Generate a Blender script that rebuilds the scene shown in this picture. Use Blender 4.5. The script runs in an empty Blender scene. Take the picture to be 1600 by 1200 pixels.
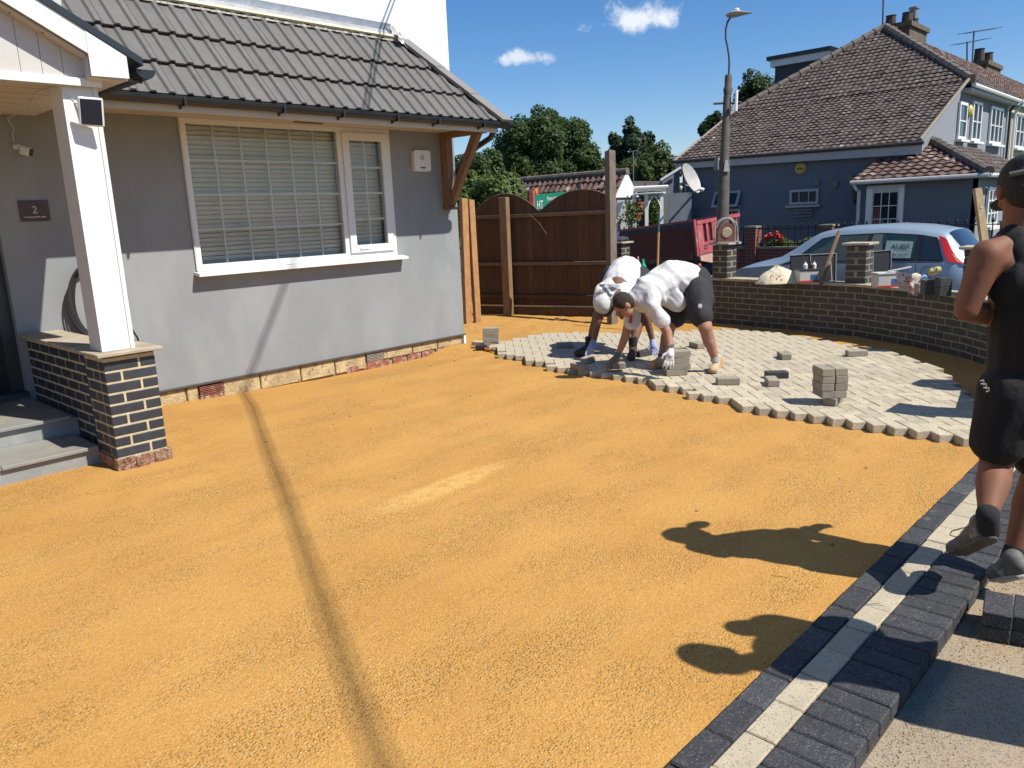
import bpy, math, random
import numpy as np
from mathutils import Vector, Matrix, noise, Euler
random.seed(7); np.random.seed(7)
SC = bpy.context.scene
COL = SC.collection
R = math.radians
# ------------------------------------------------------------------ camera, sky, sun, exposure
F, YAW, PIT, ROLL, EYE = 1213.0, 0.76343, 0.21409, -0.04224, 1.6
_f = Vector((math.cos(YAW)*math.cos(PIT), math.sin(YAW)*math.cos(PIT), -math.sin(PIT)))
_r = Vector((math.sin(YAW), -math.cos(YAW), 0)); _u = _r.cross(_f)
CR = _r*math.cos(ROLL) + _u*math.sin(ROLL); CU = -_r*math.sin(ROLL) + _u*math.cos(ROLL); CF = _f
cam_data = bpy.data.cameras.new('camera'); cam = bpy.data.objects.new('camera', cam_data); COL.objects.link(cam)
cam_data.sensor_width = 36; cam_data.lens = F/1600*36; cam_data.clip_end = 3000; cam_data.clip_start = .05
mw = Matrix((CR, CU, -CF)).transposed().to_4x4(); mw.translation = (0, 0, EYE); cam.matrix_world = mw
SC.camera = cam
SUN_D = Vector((.30, -1, 1.33)); SUN = SUN_D.normalized()
world = bpy.data.worlds.new('World'); SC.world = world; world.use_nodes = True
wt = world.node_tree; wt.nodes.clear()
def wn(t, **k):
    n = wt.nodes.new(t)
    for a, b in k.items(): setattr(n, a, b)
    return n
sky = wn('ShaderNodeTexSky', sky_type='NISHITA', sun_disc=False, sun_elevation=math.asin(SUN.z),
         sun_rotation=math.atan2(SUN.x, SUN.y), altitude=50, air_density=1.0, dust_density=.25, ozone_density=3.2)
bg = wn('ShaderNodeBackground'); bg.inputs[1].default_value = .084
hs = wn('ShaderNodeHueSaturation'); hs.inputs['Saturation'].default_value = 1.30
tn = wn('ShaderNodeMix', data_type='RGBA', blend_type='MULTIPLY'); tn.inputs[0].default_value = 1; tn.inputs[7].default_value = (1.0, .985, 1.08, 1)
wt.links.new(sky.outputs[0], hs.inputs['Color']); wt.links.new(hs.outputs[0], tn.inputs[6]); wt.links.new(tn.outputs[2], bg.inputs[0])
wo = wn('ShaderNodeOutputWorld'); last = bg.outputs[0]
tcw = wn('ShaderNodeTexCoord')
def vm(op, a, b=None):
    n = wn('ShaderNodeVectorMath', operation=op)
    for i, q in enumerate((a, b)):
        if q is None: continue
        if hasattr(q, 'links'): wt.links.new(q, n.inputs[i])
        else: n.inputs[i].default_value = q
    return n
def mm(op, a, b=None, c=None):
    n = wn('ShaderNodeMath', operation=op)
    for i, q in enumerate((a, b, c)):
        if q is None: continue
        if hasattr(q, 'links'): wt.links.new(q, n.inputs[i])
        else: n.inputs[i].default_value = q
    return n.outputs[0]
wnz = wn('ShaderNodeTexNoise'); wnz.inputs['Scale'].default_value = 34; wnz.inputs['Detail'].default_value = 9; wnz.inputs['Roughness'].default_value = .62
wt.links.new(tcw.outputs['Generated'], wnz.inputs['Vector'])
# three fair-weather clouds, given by direction (azimuth, elevation in degrees), half width, half height, density
for az, el, hw, hh, dens in ((34.2, 12.35, 3.6, 1.45, 1.0), (42.25, 10.45, 2.9, .80, .85), (25.0, 8.2, 1.7, .4, .12)):
    d = Vector((math.cos(R(az))*math.cos(R(el)), math.sin(R(az))*math.cos(R(el)), math.sin(R(el))))
    rt = Vector((math.sin(R(az)), -math.cos(R(az)), 0)); up = rt.cross(d)
    rel = vm('SUBTRACT', tcw.outputs['Generated'], tuple(d)).outputs[0]
    a = mm('DIVIDE', vm('DOT_PRODUCT', rel, tuple(rt)).outputs['Value'], R(hw))
    b0 = mm('DIVIDE', vm('DOT_PRODUCT', rel, tuple(up)).outputs['Value'], R(hh))
    below = mm('MULTIPLY', mm('MAXIMUM', mm('MULTIPLY', b0, -1.0), 0.0), 1.35)
    b = mm('ADD', mm('MAXIMUM', b0, 0.0), below)
    rr = mm('SQRT', mm('ADD', mm('MULTIPLY', a, a), mm('MULTIPLY', b, b)))
    v = mm('ADD', mm('SUBTRACT', 1.0, rr), mm('MULTIPLY', mm('SUBTRACT', wnz.outputs[0], .5), 2.6))
    mr = wn('ShaderNodeMapRange', interpolation_type='SMOOTHSTEP'); wt.links.new(v, mr.inputs[0])
    mr.inputs[1].default_value = .12; mr.inputs[2].default_value = .95; mr.inputs[4].default_value = dens
    fr = wn('ShaderNodeMapRange'); wt.links.new(vm('DOT_PRODUCT', tcw.outputs['Generated'], tuple(d)).outputs['Value'], fr.inputs[0])
    fr.inputs[1].default_value = .985; fr.inputs[2].default_value = .99
    cb = wn('ShaderNodeBackground'); cb.inputs[0].default_value = (.80, .85, .92, 1); cb.inputs[1].default_value = .76
    mx = wn('ShaderNodeMixShader'); wt.links.new(mm('MULTIPLY', mr.outputs[0], fr.outputs[0]), mx.inputs[0])
    wt.links.new(last, mx.inputs[1]); wt.links.new(cb.outputs[0], mx.inputs[2]); last = mx.outputs[0]
wt.links.new(last, wo.inputs[0])
sl = bpy.data.lights.new('sun', 'SUN'); sl.energy = 5.0; sl.angle = R(.53); sl.color = (1, .95, .86)
so = bpy.data.objects.new('sun', sl); COL.objects.link(so); so.rotation_euler = SUN.to_track_quat('Z', 'Y').to_euler(); so.location = SUN*60
SC.view_settings.view_transform = 'Standard'; SC.view_settings.look = 'None'; SC.view_settings.exposure = .53; SC.view_settings.gamma = 1
SC.view_settings.use_curve_mapping = False
SC.cycles.max_bounces = 8; SC.cycles.transparent_max_bounces = 16

# ------------------------------------------------------------------ survey helpers (pixel of the 1600 px photo -> point in the place)
def ray(px, py): return CF + CR*((px-800)/F) - CU*((py-600)/F)
def spot(px, py, d): return Vector((0, 0, EYE)) + ray(px, py)*d
def plane(ax, v, px, py):
    d = ray(px, py); o = Vector((0, 0, EYE)); return o + d*((v-o[ax])/d[ax])
def ground(px, py, z=0.0): return plane(2, z, px, py)

# ------------------------------------------------------------------ materials
MATS = {}; ALB = .70
def mat(name, col, rough=.8, var=.12, scale=6.0, bump=0.0, bscale=60.0, rnd=0.0, metal=0.0, col2=None, mix2=(.5, .62), scale2=3.0,
        stretch=(1, 1, 1), spec=.5, speck=None, sscale=300.0, coat=0.0, bdist=.01, emit=None):
    if name in MATS: return MATS[name]
    m = bpy.data.materials.new(name); m.use_nodes = True; nt = m.node_tree; N = nt.nodes; L = nt.links
    col = tuple(q*ALB for q in col); col2 = tuple(q*ALB for q in col2) if col2 is not None else None
    if speck is not None: speck = [(tuple(q*ALB for q in c_), t_) for c_, t_ in speck]
    b = N['Principled BSDF']; MATS[name] = m
    b.inputs['Roughness'].default_value = rough; b.inputs['Metallic'].default_value = metal
    b.inputs['Specular IOR Level'].default_value = spec; b.inputs['Coat Weight'].default_value = coat
    g = N.new('ShaderNodeNewGeometry'); mp = N.new('ShaderNodeMapping'); L.new(g.outputs['Position'], mp.inputs[0]); mp.inputs['Scale'].default_value = stretch
    P = mp.outputs[0]
    def nz(sc, det=4, ro=.55):
        n = N.new('ShaderNodeTexNoise'); n.inputs['Scale'].default_value = sc; n.inputs['Detail'].default_value = det; n.inputs['Roughness'].default_value = ro
        L.new(P, n.inputs['Vector']); return n.outputs[0]
    def mixc(f, a, bcol):
        x = N.new('ShaderNodeMix'); x.data_type = 'RGBA'
        L.new(f, x.inputs[0])
        for i, q in ((6, a), (7, bcol)):
            if hasattr(q, 'links'): L.new(q, x.inputs[i])
            else: x.inputs[i].default_value = (*q[:3], 1)
        return x.outputs[2]
    def rng(v, a, c, lo=0., hi=1.):
        x = N.new('ShaderNodeMapRange'); L.new(v, x.inputs[0]); x.inputs[1].default_value = a; x.inputs[2].default_value = c
        x.inputs[3].default_value = lo; x.inputs[4].default_value = hi; return x.outputs[0]
    c = mixc(rng(nz(scale), .3, .7), tuple(q*(1-var) for q in col), tuple(min(1, q*(1+var)) for q in col))
    if col2 is not None: c = mixc(rng(nz(scale2, 6, .65), *mix2), c, col2)
    if speck is not None:
        v = N.new('ShaderNodeTexVoronoi'); v.inputs['Scale'].default_value = sscale; L.new(g.outputs['Position'], v.inputs['Vector'])
        sep = N.new('ShaderNodeSeparateColor'); L.new(v.outputs['Color'], sep.inputs[0])
        for k, (sc_, th) in enumerate(speck):
            c = mixc(rng(sep.outputs[k], th, th+.04), c, sc_)
    if rnd:
        oi = N.new('ShaderNodeObjectInfo'); h = N.new('ShaderNodeHueSaturation'); L.new(c, h.inputs['Color'])
        L.new(rng(oi.outputs['Random'], 0, 1, 1-rnd, 1+rnd), h.inputs['Value']); c = h.outputs[0]
    L.new(c, b.inputs['Base Color'])
    if bump:
        bp = N.new('ShaderNodeBump'); bp.inputs['Strength'].default_value = bump; bp.inputs['Distance'].default_value = bdist
        L.new(nz(bscale, 5, .6), bp.inputs['Height']); L.new(bp.outputs[0], b.inputs['Normal'])
    if emit: b.inputs['Emission Color'].default_value = (*emit, 1); b.inputs['Emission Strength'].default_value = 1
    m['out'] = 1
    return m
def glass(name, tint, alpha, rough=.02):
    m = bpy.data.materials.new(name); m.use_nodes = True; nt = m.node_tree; N = nt.nodes; L = nt.links; N.clear()
    o = N.new('ShaderNodeOutputMaterial'); mx = N.new('ShaderNodeMixShader'); t = N.new('ShaderNodeBsdfTransparent'); t.inputs[0].default_value = (*tint, 1)
    gl = N.new('ShaderNodeBsdfGlossy'); gl.inputs['Roughness'].default_value = rough
    fr = N.new('ShaderNodeFresnel'); fr.inputs[0].default_value = 1.28
    ma = N.new('ShaderNodeMath'); ma.operation = 'ADD'; ma.use_clamp = True; L.new(fr.outputs[0], ma.inputs[0]); ma.inputs[1].default_value = alpha
    L.new(ma.outputs[0], mx.inputs[0]); L.new(t.outputs[0], mx.inputs[1]); L.new(gl.outputs[0], mx.inputs[2]); L.new(mx.outputs[0], o.inputs[0])
    MATS[name] = m; return m
G_WIN = glass('window_glass', (.96, .97, .95), .0)
G_CAR = mat('car_glass', (.028, .060, .068), .04, .3, 3, spec=.7)
G_DARK = mat('dark_glass', (.022, .034, .048), .05, .3, 2, spec=.7)

# ------------------------------------------------------------------ objects
def tag(o, label=None, cat=None, group=None, kind=None):
    for k, v in (('label', label), ('category', cat), ('group', group), ('kind', kind)):
        if v: o[k] = v
    return o
def link(name, me, parent=None, loc=(0, 0, 0)):
    o = bpy.data.objects.new(name, me); COL.objects.link(o); o.location = loc
    if parent is not None: o.parent = parent
    return o
def empty(name, label, cat, loc=(0, 0, 0), rz=0, group=None):
    o = bpy.data.objects.new(name, None); COL.objects.link(o); o.location = loc; o.rotation_euler = (0, 0, rz); o.empty_display_size = .1
    return tag(o, label, cat, group)
def adopt(child, parent):           # parent while keeping world placement (parent carries no scale)
    pm = Matrix.LocRotScale(parent.location, parent.rotation_euler, None)   # an adopted parent's world matrix is its basis
    child.parent = parent; child.matrix_parent_inverse = pm.inverted(); return child
class MB:
    def __init__(s): s.v = []; s.f = []
    def add(s, vs, fs):
        n = len(s.v); s.v += [tuple(q) for q in vs]; s.f += [tuple(i+n for i in f) for f in fs]; return s
    def box(s, a, b, M=None, bev=0.0):
        x0, y0, z0 = a; x1, y1, z1 = b
        if bev > 0:
            vs = []; k = bev
            for (X, sx) in ((x0, 1), (x1, -1)):
                for (Y, sy) in ((y0, 1), (y1, -1)):
                    for (Z, sz) in ((z0, 1), (z1, -1)):
                        vs += [(X, Y+sy*k, Z+sz*k), (X+sx*k, Y, Z+sz*k), (X+sx*k, Y+sy*k, Z)]
            def i(x, y, z, t): return (x*4+y*2+z)*3+t
            fs = [(i(0,0,0,0), i(0,0,1,0), i(0,1,1,0), i(0,1,0,0)), (i(1,0,0,0), i(1,1,0,0), i(1,1,1,0), i(1,0,1,0)),
                  (i(0,0,0,1), i(1,0,0,1), i(1,0,1,1), i(0,0,1,1)), (i(0,1,0,1), i(0,1,1,1), i(1,1,1,1), i(1,1,0,1)),
                  (i(0,0,0,2), i(0,1,0,2), i(1,1,0,2), i(1,0,0,2)), (i(0,0,1,2), i(1,0,1,2), i(1,1,1,2), i(0,1,1,2))]
            for x in (0, 1):
                for y in (0, 1):
                    fs.append((i(x,y,0,0), i(x,y,0,1), i(x,y,1,1), i(x,y,1,0)) if x ^ y else (i(x,y,0,1), i(x,y,0,0), i(x,y,1,0), i(x,y,1,1)))
            for y in (0, 1):
                for z in (0, 1):
                    fs.append((i(0,y,z,1), i(0,y,z,2), i(1,y,z,2), i(1,y,z,1)) if y ^ z else (i(0,y,z,2), i(0,y,z,1), i(1,y,z,1), i(1,y,z,2)))
            for x in (0, 1):
                for z in (0, 1):
                    fs.append((i(x,0,z,2), i(x,0,z,0), i(x,1,z,0), i(x,1,z,2)) if x ^ z else (i(x,0,z,0), i(x,0,z,2), i(x,1,z,2), i(x,1,z,0)))
            for x in (0, 1):
                for y in (0, 1):
                    for z in (0, 1): fs.append((i(x,y,z,0), i(x,y,z,1), i(x,y,z,2)))
        else:
            vs = [(x, y, z) for x in (x0, x1) for y in (y0, y1) for z in (z0, z1)]
            fs = [(0,1,3,2), (4,6,7,5), (0,4,5,1), (2,3,7,6), (0,2,6,4), (1,5,7,3)]
        if M is not None: vs = [M @ Vector(v) for v in vs]
        return s.add(vs, fs)
    def poly(s, pts, d):            # closed prism: polygon pts pushed by vector d
        n = len(pts); d = Vector(d); vs = [Vector(p) for p in pts]+[Vector(p)+d for p in pts]
        return s.add(vs, [tuple(range(n))[::-1], tuple(range(n, 2*n))]+[(i, (i+1) % n, (i+1) % n+n, i+n) for i in range(n)])
    def face(s, pts): return s.add(pts, [tuple(range(len(pts)))])
    def tube(s, pts, r, n=8, cap=True):
        pts = [Vector(p) for p in pts]; rs = r if isinstance(r, (list, tuple)) else [r]*len(pts)
        base = len(s.v); t0 = None
        for k, p in enumerate(pts):
            t = (pts[min(k+1, len(pts)-1)]-pts[max(k-1, 0)]).normalized()
            if t0 is None: a = t.orthogonal().normalized()
            else: a = (a - t*a.dot(t)).normalized()
            t0 = t; b = t.cross(a)
            for j in range(n):
                q = 2*math.pi*j/n; s.v.append(tuple(p+(a*math.cos(q)+b*math.sin(q))*rs[k]))
        for k in range(len(pts)-1):
            for j in range(n):
                s.f.append((base+k*n+j, base+k*n+(j+1) % n, base+(k+1)*n+(j+1) % n, base+(k+1)*n+j))
        if cap:
            s.f.append(tuple(base+j for j in range(n))[::-1]); s.f.append(tuple(base+(len(pts)-1)*n+j for j in range(n)))
        return s
    def lathe(s, prof, c=(0, 0, 0), n=16, M=None):
        base = len(s.v)
        for r, z in prof:
            for j in range(n):
                q = 2*math.pi*j/n; p = Vector((r*math.cos(q), r*math.sin(q), z))
                p = (M @ p if M is not None else p) + Vector(c); s.v.append(tuple(p))
        for k in range(len(prof)-1):
            for j in range(n): s.f.append((base+k*n+j, base+k*n+(j+1) % n, base+(k+1)*n+(j+1) % n, base+(k+1)*n+j))
        s.f.append(tuple(base+j for j in range(n))[::-1]); s.f.append(tuple(base+(len(prof)-1)*n+j for j in range(n)))
        return s
    def me(s, name='m', m=None, smooth=False):
        me = bpy.data.meshes.new(name); me.from_pydata(s.v, [], s.f); me.update()
        if m is not None: me.materials.append(m)
        if smooth:
            me.polygons.foreach_set('use_smooth', [True]*len(me.polygons))
            try: me.set_sharp_from_angle(angle=R(38))
            except Exception: pass
        return me
    def build(s, name, m, parent=None, smooth=False, loc=(0, 0, 0)):
        o = link(name, s.me(name, m, smooth), None, loc)
        if parent is not None: adopt(o, parent)
        return o
def box(name, a, b, m, parent=None, bev=0.0, M=None): return MB().box(a, b, M, bev).build(name, m, parent)
def rotz(a, c=(0, 0, 0)): return Matrix.Translation(Vector(c)) @ Matrix.Rotation(a, 4, 'Z')
def place(name, me, parent, M):      # shares mesh data
    o = bpy.data.objects.new(name, me); COL.objects.link(o); o.matrix_world = M
    if parent is not None: adopt(o, parent)
    return o
def tidy(name, me, m, smooth=True):
    me.name = name; me.materials.clear(); me.materials.append(m)
    me.polygons.foreach_set('use_smooth', [smooth]*len(me.polygons)); return me
def from_eval(tmp):
    dg = bpy.context.evaluated_depsgraph_get(); dg.update()
    me = bpy.data.meshes.new_from_object(tmp.evaluated_get(dg)); bpy.data.objects.remove(tmp); return me
def text(name, s, size, m, M, parent=None, ext=.001, align='CENTER', xs=1.0):
    cu = bpy.data.curves.new(name, 'FONT'); cu.body = s; cu.size = size; cu.extrude = ext; cu.align_x = align; cu.resolution_u = 3
    t = bpy.data.objects.new(name, cu); COL.objects.link(t); me = from_eval(t); me.materials.clear(); me.materials.append(m)
    o = place(name, me, None, M @ Matrix.Diagonal((xs, 1, 1, 1)))
    me.transform(Matrix.Diagonal((xs, 1, 1, 1))); o.matrix_world = M
    if parent is not None: adopt(o, parent)
    return o
# ------------------------------------------------------------------ shared materials
def sand_material():
    m = bpy.data.materials.new('yellow_screed_sand'); m.use_nodes = True; nt = m.node_tree; N = nt.nodes; L = nt.links; b = N['Principled BSDF']
    b.inputs['Roughness'].default_value = .95; b.inputs['Specular IOR Level'].default_value = .15
    g = N.new('ShaderNodeNewGeometry')
    def mp(sc, rot=0):
        x = N.new('ShaderNodeMapping'); L.new(g.outputs['Position'], x.inputs[0]); x.inputs['Scale'].default_value = sc; x.inputs['Rotation'].default_value = (0, 0, rot); return x.outputs[0]
    def nz(vec, s, d=5, ro=.6):
        n = N.new('ShaderNodeTexNoise'); n.inputs['Scale'].default_value = s; n.inputs['Detail'].default_value = d; n.inputs['Roughness'].default_value = ro; L.new(vec, n.inputs['Vector']); return n.outputs[0]
    def rg(v, a, c, lo=0., hi=1.):
        x = N.new('ShaderNodeMapRange'); L.new(v, x.inputs[0])
        for i, q in enumerate((a, c, lo, hi)): x.inputs[i+1].default_value = q
        return x.outputs[0]
    def mx(f, a, c):
        x = N.new('ShaderNodeMix'); x.data_type = 'RGBA'; L.new(f, x.inputs[0])
        for i, q in ((6, a), (7, c)):
            if hasattr(q, 'links'): L.new(q, x.inputs[i])
            else: x.inputs[i].default_value = (*q, 1)
        return x.outputs[2]
    def mul(a, c, op='MULTIPLY'):
        x = N.new('ShaderNodeMath'); x.operation = op; x.use_clamp = op == 'MULTIPLY'
        for i, q in enumerate((a, c)):
            if hasattr(q, 'links'): L.new(q, x.inputs[i])
            else: x.inputs[i].default_value = q
        return x.outputs[0]
    c = mx(rg(nz(mp((1, 1, 1)), 1.3, 6), .35, .65), (.402, .208, .052), (.452, .245, .066))
    streak = nz(mp((.35, 2.2, 1), R(-24)), 2.6, 7, .62)           # raked drag lines
    c = mx(mul(rg(streak, .54, .72), .30), c, (.335, .170, .044))
    # pale dry scrape left by the float
    pos = mp((1, 1, 1)); sep = N.new('ShaderNodeSeparateXYZ'); L.new(mp((1, 1, 1), 0), sep.inputs[0])
    P = ground(700, 757); Q = ground(775, 728); ang = math.atan2(Q.y-P.y, Q.x-P.x)
    def lin(ax, ay, k0):
        return mul(mul(mulr(sep.outputs[0], ax), mulr(sep.outputs[1], ay), 'ADD'), k0, 'ADD')
    def mulr(a, k):
        x = N.new('ShaderNodeMath'); x.operation = 'MULTIPLY'; L.new(a, x.inputs[0]); x.inputs[1].default_value = k; return x.outputs[0]
    ca, sa = math.cos(ang), math.sin(ang)
    u = lin(ca/.62, sa/.62, -(P.x*ca+P.y*sa)/.62); v = lin(-sa/.13, ca/.13, (P.x*sa-P.y*ca)/.13)
    d2 = mul(mulr2(N, L, u), mulr2(N, L, v), 'ADD')
    c = mx(mul(mul(rg(d2, 1.15, .3), rg(nz(mp((1, 1, 1)), 14, 4), .30, .5)), .9), c, (.55, .330, .100))
    # grit where the fines are raked away
    gm = rg(nz(mp((.6, 1.5, 1), R(-24)), 1.7, 5), .44, .62)
    vo = N.new('ShaderNodeTexVoronoi'); vo.inputs['Scale'].default_value = 85; vo.inputs['Randomness'].default_value = 1; L.new(g.outputs['Position'], vo.inputs['Vector'])
    se = N.new('ShaderNodeSeparateColor'); L.new(vo.outputs['Color'], se.inputs[0])
    stone = rg(vo.outputs['Distance'], .48, .25)
    gg = mul(rg(gm, 0, 1, .22, 1.0), stone)
    c = mx(mul(mul(rg(se.outputs[0], .80, .82), gg), .8), c, (.60, .46, .25))
    c = mx(mul(mul(rg(se.outputs[1], .85, .87), gg), .75), c, (.165, .092, .038))
    vo2 = N.new('ShaderNodeTexVoronoi'); vo2.inputs['Scale'].default_value = 210; L.new(g.outputs['Position'], vo2.inputs['Vector'])
    se2 = N.new('ShaderNodeSeparateColor'); L.new(vo2.outputs['Color'], se2.inputs[0])
    c = mx(mul(rg(se2.outputs[0], .78, .82), .34), c, (.56, .37, .16)); c = mx(mul(rg(se2.outputs[1], .80, .84), .36), c, (.20, .10, .03))
    L.new(c, b.inputs['Base Color'])
    h = mul(mul(mulr(nz(mp((1, 1, 1)), 160, 3), .5), mulr(nz(mp((1, 1, 1)), 34, 4), .8), 'ADD'), mulr(mul(stone, rg(gm, 0, 1, .15, 1)), .9), 'ADD')
    bp = N.new('ShaderNodeBump'); bp.inputs['Strength'].default_value = .7; bp.inputs['Distance'].default_value = .010; L.new(h, bp.inputs['Height']); L.new(bp.outputs[0], b.inputs['Normal'])
    return m
def mulr2(N, L, a):
    x = N.new('ShaderNodeMath'); x.operation = 'MULTIPLY'; L.new(a, x.inputs[0]); L.new(a, x.inputs[1]); return x.outputs[0]
M_SAND = sand_material()
M_RENDER = mat('grey_painted_render', (.318, .336, .345), .85, .07, 1.6, .4, 110, col2=(.39, .41, .415), mix2=(.48, .72), scale2=1.5, stretch=(1, 1, .45), bdist=.003)
M_WHITE_R = mat('white_render', (.98, .98, .96), .85, .03, 1, .15, 120, bdist=.003)
M_UPVC = mat('white_upvc', (.95, .95, .93), .35, .02, 3)
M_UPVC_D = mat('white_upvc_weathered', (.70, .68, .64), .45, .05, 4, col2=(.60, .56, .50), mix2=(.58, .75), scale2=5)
M_BLACK = mat('black_upvc', (.018, .024, .030), .35, .1, 5)
M_TILE = mat('grey_concrete_tile', (.150, .142, .138), .8, .08, 9, .35, 180, rnd=.05, col2=(.19, .18, .17), mix2=(.55, .8), scale2=7, bdist=.003)
M_TILE_D = mat('dark_tile_edge', (.10, .095, .095), .85)
M_LEAD = mat('lead_flashing', (.27, .30, .34), .45, .15, 7, .3, 25, metal=.35, bdist=.01)
M_STONE = mat('yellow_stone_block', (.60, .46, .25), .9, .25, 7, 1.0, 28, col2=(.30, .24, .15), mix2=(.57, .63), scale2=16, bdist=.015)
M_REDBR = mat('old_red_brick', (.36, .12, .075), .9, .3, 16, .8, 60, col2=(.50, .40, .30), mix2=(.5, .62), scale2=18, bdist=.012)
M_BRICK = mat('blue_black_brick', (.040, .045, .056), .55, .18, 18, .35, 90, rnd=.16, bdist=.004)
M_BRICK2 = mat('brown_black_brick', (.056, .053, .051), .6, .2, 18, .35, 90, rnd=.22, bdist=.004)
M_MORTAR = mat('buff_mortar', (.66, .56, .36), .95, .15, 20, .6, 120, bdist=.004)
M_MORTAR2 = mat('shade_toned_mortar', (.32, .28, .19), .95, .15, 20, .6, 120, bdist=.004)  # mortar colour lowered to deepen the shade on the boundary wall
M_COPING = mat('buff_sandstone_coping', (.50, .43, .32), .85, .15, 5, .3, 60, col2=(.36, .28, .19), mix2=(.5, .66), scale2=4, stretch=(1, 3, 1), bdist=.004)
M_STEP = mat('grey_porcelain_slab', (.32, .315, .285), .6, .10, 4, .2, 60, col2=(.40, .36, .28), mix2=(.5, .7), scale2=3, bdist=.003)
M_PAVER = mat('buff_block_paver', (.54, .465, .33), .9, .12, 14, .45, 150, rnd=.15, col2=(.63, .545, .40), mix2=(.52, .72), scale2=5, speck=(((.72, .66, .54), .86), ((.24, .20, .15), .88)), sscale=240, bdist=.003)
M_PAVER2 = mat('silver_beige_paver', (.53, .455, .32), .9, .10, 14, .45, 150, rnd=.08, speck=(((.50, .45, .35), .86), ((.30, .25, .19), .88)), sscale=240, bdist=.003)
M_CHAR = mat('charcoal_block_paver', (.052, .054, .058), .8, .25, 20, .6, 110, rnd=.25, col2=(.30, .27, .20), mix2=(.62, .76), scale2=11, speck=(((.16, .16, .16), .92), ((.02, .02, .025), .85)), sscale=260, bdist=.004)
M_TARM = mat('worn_tarmac', (.42, .34, .235), .9, .15, 5, .7, 160, col2=(.46, .33, .18), mix2=(.48, .68), scale2=2.8, speck=(((.42, .36, .28), .82), ((.25, .20, .155), .76)), sscale=230, bdist=.005)
M_ROAD = mat('road_tarmac', (.10, .10, .105), .9, .15, 3, .5, 90, bdist=.006)
M_GRASS = mat('distant_ground', (.07, .10, .035), .95, .3, .4)
M_WOOD_N = mat('new_orange_timber', (.46, .235, .085), .75, .22, 5, .35, 40, col2=(.30, .13, .045), mix2=(.55, .75), scale2=9, stretch=(7, 7, .7), bdist=.004)
M_WOOD_H = mat('bracket_timber', (.27, .155, .09), .75, .25, 6, .3, 40, col2=(.17, .085, .04), mix2=(.5, .75), scale2=9, stretch=(5, 5, 1), bdist=.004)
M_FENCE = mat('brown_fence_board', (.105, .052, .026), .85, .30, 8, .4, 45, rnd=.22, col2=(.17, .085, .045), mix2=(.56, .8), scale2=6, stretch=(6, 6, .6), bdist=.004)
M_RAIL = mat('weathered_rail', (.20, .13, .085), .85, .25, 6, .4, 40, stretch=(1, 1, 5), bdist=.004)
M_POST = mat('grey_weathered_post', (.20, .155, .115), .85, .25, 5, .4, 40, stretch=(6, 6, .7), bdist=.004)
M_BLIND = mat('white_blind_slat', (1.0, .99, .93), .5, .02, 3)
M_DARK = mat('dark_interior', (.02, .02, .022), .9)
M_STEELG = mat('galvanised_grey', (.34, .34, .33), .5, .1, 8, metal=.3)

# ------------------------------------------------------------------ ground
YARD = [(-5, 1.065), (7.9, 1.065), (8.05, 1.45), (8.45, 1.80), (8.80, 2.03), (9.60, 3.40), (9.86, 5.3), (10.36, 7.6), (10.4, 14), (-5, 14)]
def inside(x, y, P):
    c = False; j = len(P)-1
    for i in range(len(P)):
        xi, yi = P[i]; xj, yj = P[j]
        if (yi > y) != (yj > y) and x < (xj-xi)*(y-yi)/(yj-yi)+xi: c = not c
        j = i
    return c
def sand_z(x, y):
    n = noise.noise(Vector((x*.7, y*.7, 3)))*.012 + noise.noise(Vector((x*3.1, y*3.1, 7)))*.0045
    k = min(1, max(0, (y-1.07)/.25)); z = n*k - .004
    if 2.4 < x < 6.5 and y > 6.5: z -= .075*min(1, (y-6.5)/.75)*min(1, (x-2.4)/2.2)*min(1, (6.5-x)/.4)
    # churned loose sand by the porch pier and near the workers
    for cx, cy, r, a in ((2.0, 5.1, .8, .016), (5.2, 1.9, .9, .010), (9.0, 7.5, 1.6, .02), (7.6, 7.9, 1.2, .015)):
        d = math.hypot(x-cx, y-cy)
        if d < r: z += a*(1-d/r)*(noise.noise(Vector((x*6, y*6, 1)))+.4*noise.noise(Vector((x*15, y*15, 2))))
    return z
def build_sand():
    st = .045; xs = np.arange(-5, 10.5, st); ys = [1.066]+list(np.arange(1.10, 14.0, st)); idx = {}; mb = MB()
    def vid(i, j):
        if (i, j) not in idx:
            x, y = xs[i], ys[j]; idx[(i, j)] = len(mb.v); mb.v.append((x, y, sand_z(x, y)))
        return idx[(i, j)]
    for i in range(len(xs)-1):
        for j in range(len(ys)-1):
            cx, cy = (xs[i]+xs[i+1])/2, (ys[j]+ys[j+1])/2
            if cx < 6.6 and cy > 7.6: continue
            if inside(cx, cy, YARD): mb.f.append((vid(i, j), vid(i+1, j), vid(i+1, j+1), vid(i, j+1)))
    return tag(mb.build('sand_bed', M_SAND, smooth=True), kind='structure')
build_sand()
tag(MB().poly([(x*1.0, y, -.13) for x, y in YARD][::-1], (0, 0, -.17)).build('sub_base', mat('hardcore', (.25, .2, .15), .95)), kind='structure')
tag(box('pavement', (-6, -8, -.30), (8.6, .672, -.045), M_TARM), kind='structure')
tag(MB().face([(-600, -600, -.31), (600, -600, -.31), (600, 600, -.31), (-600, 600, -.31)]).build('ground', M_GRASS), kind='structure')
tag(MB().face([(8.62, -60, -.26), (17.0, -60, -.26), (17.0, 60, -.26), (8.62, 60, -.26)]).build('road', M_ROAD), kind='structure')
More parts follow.
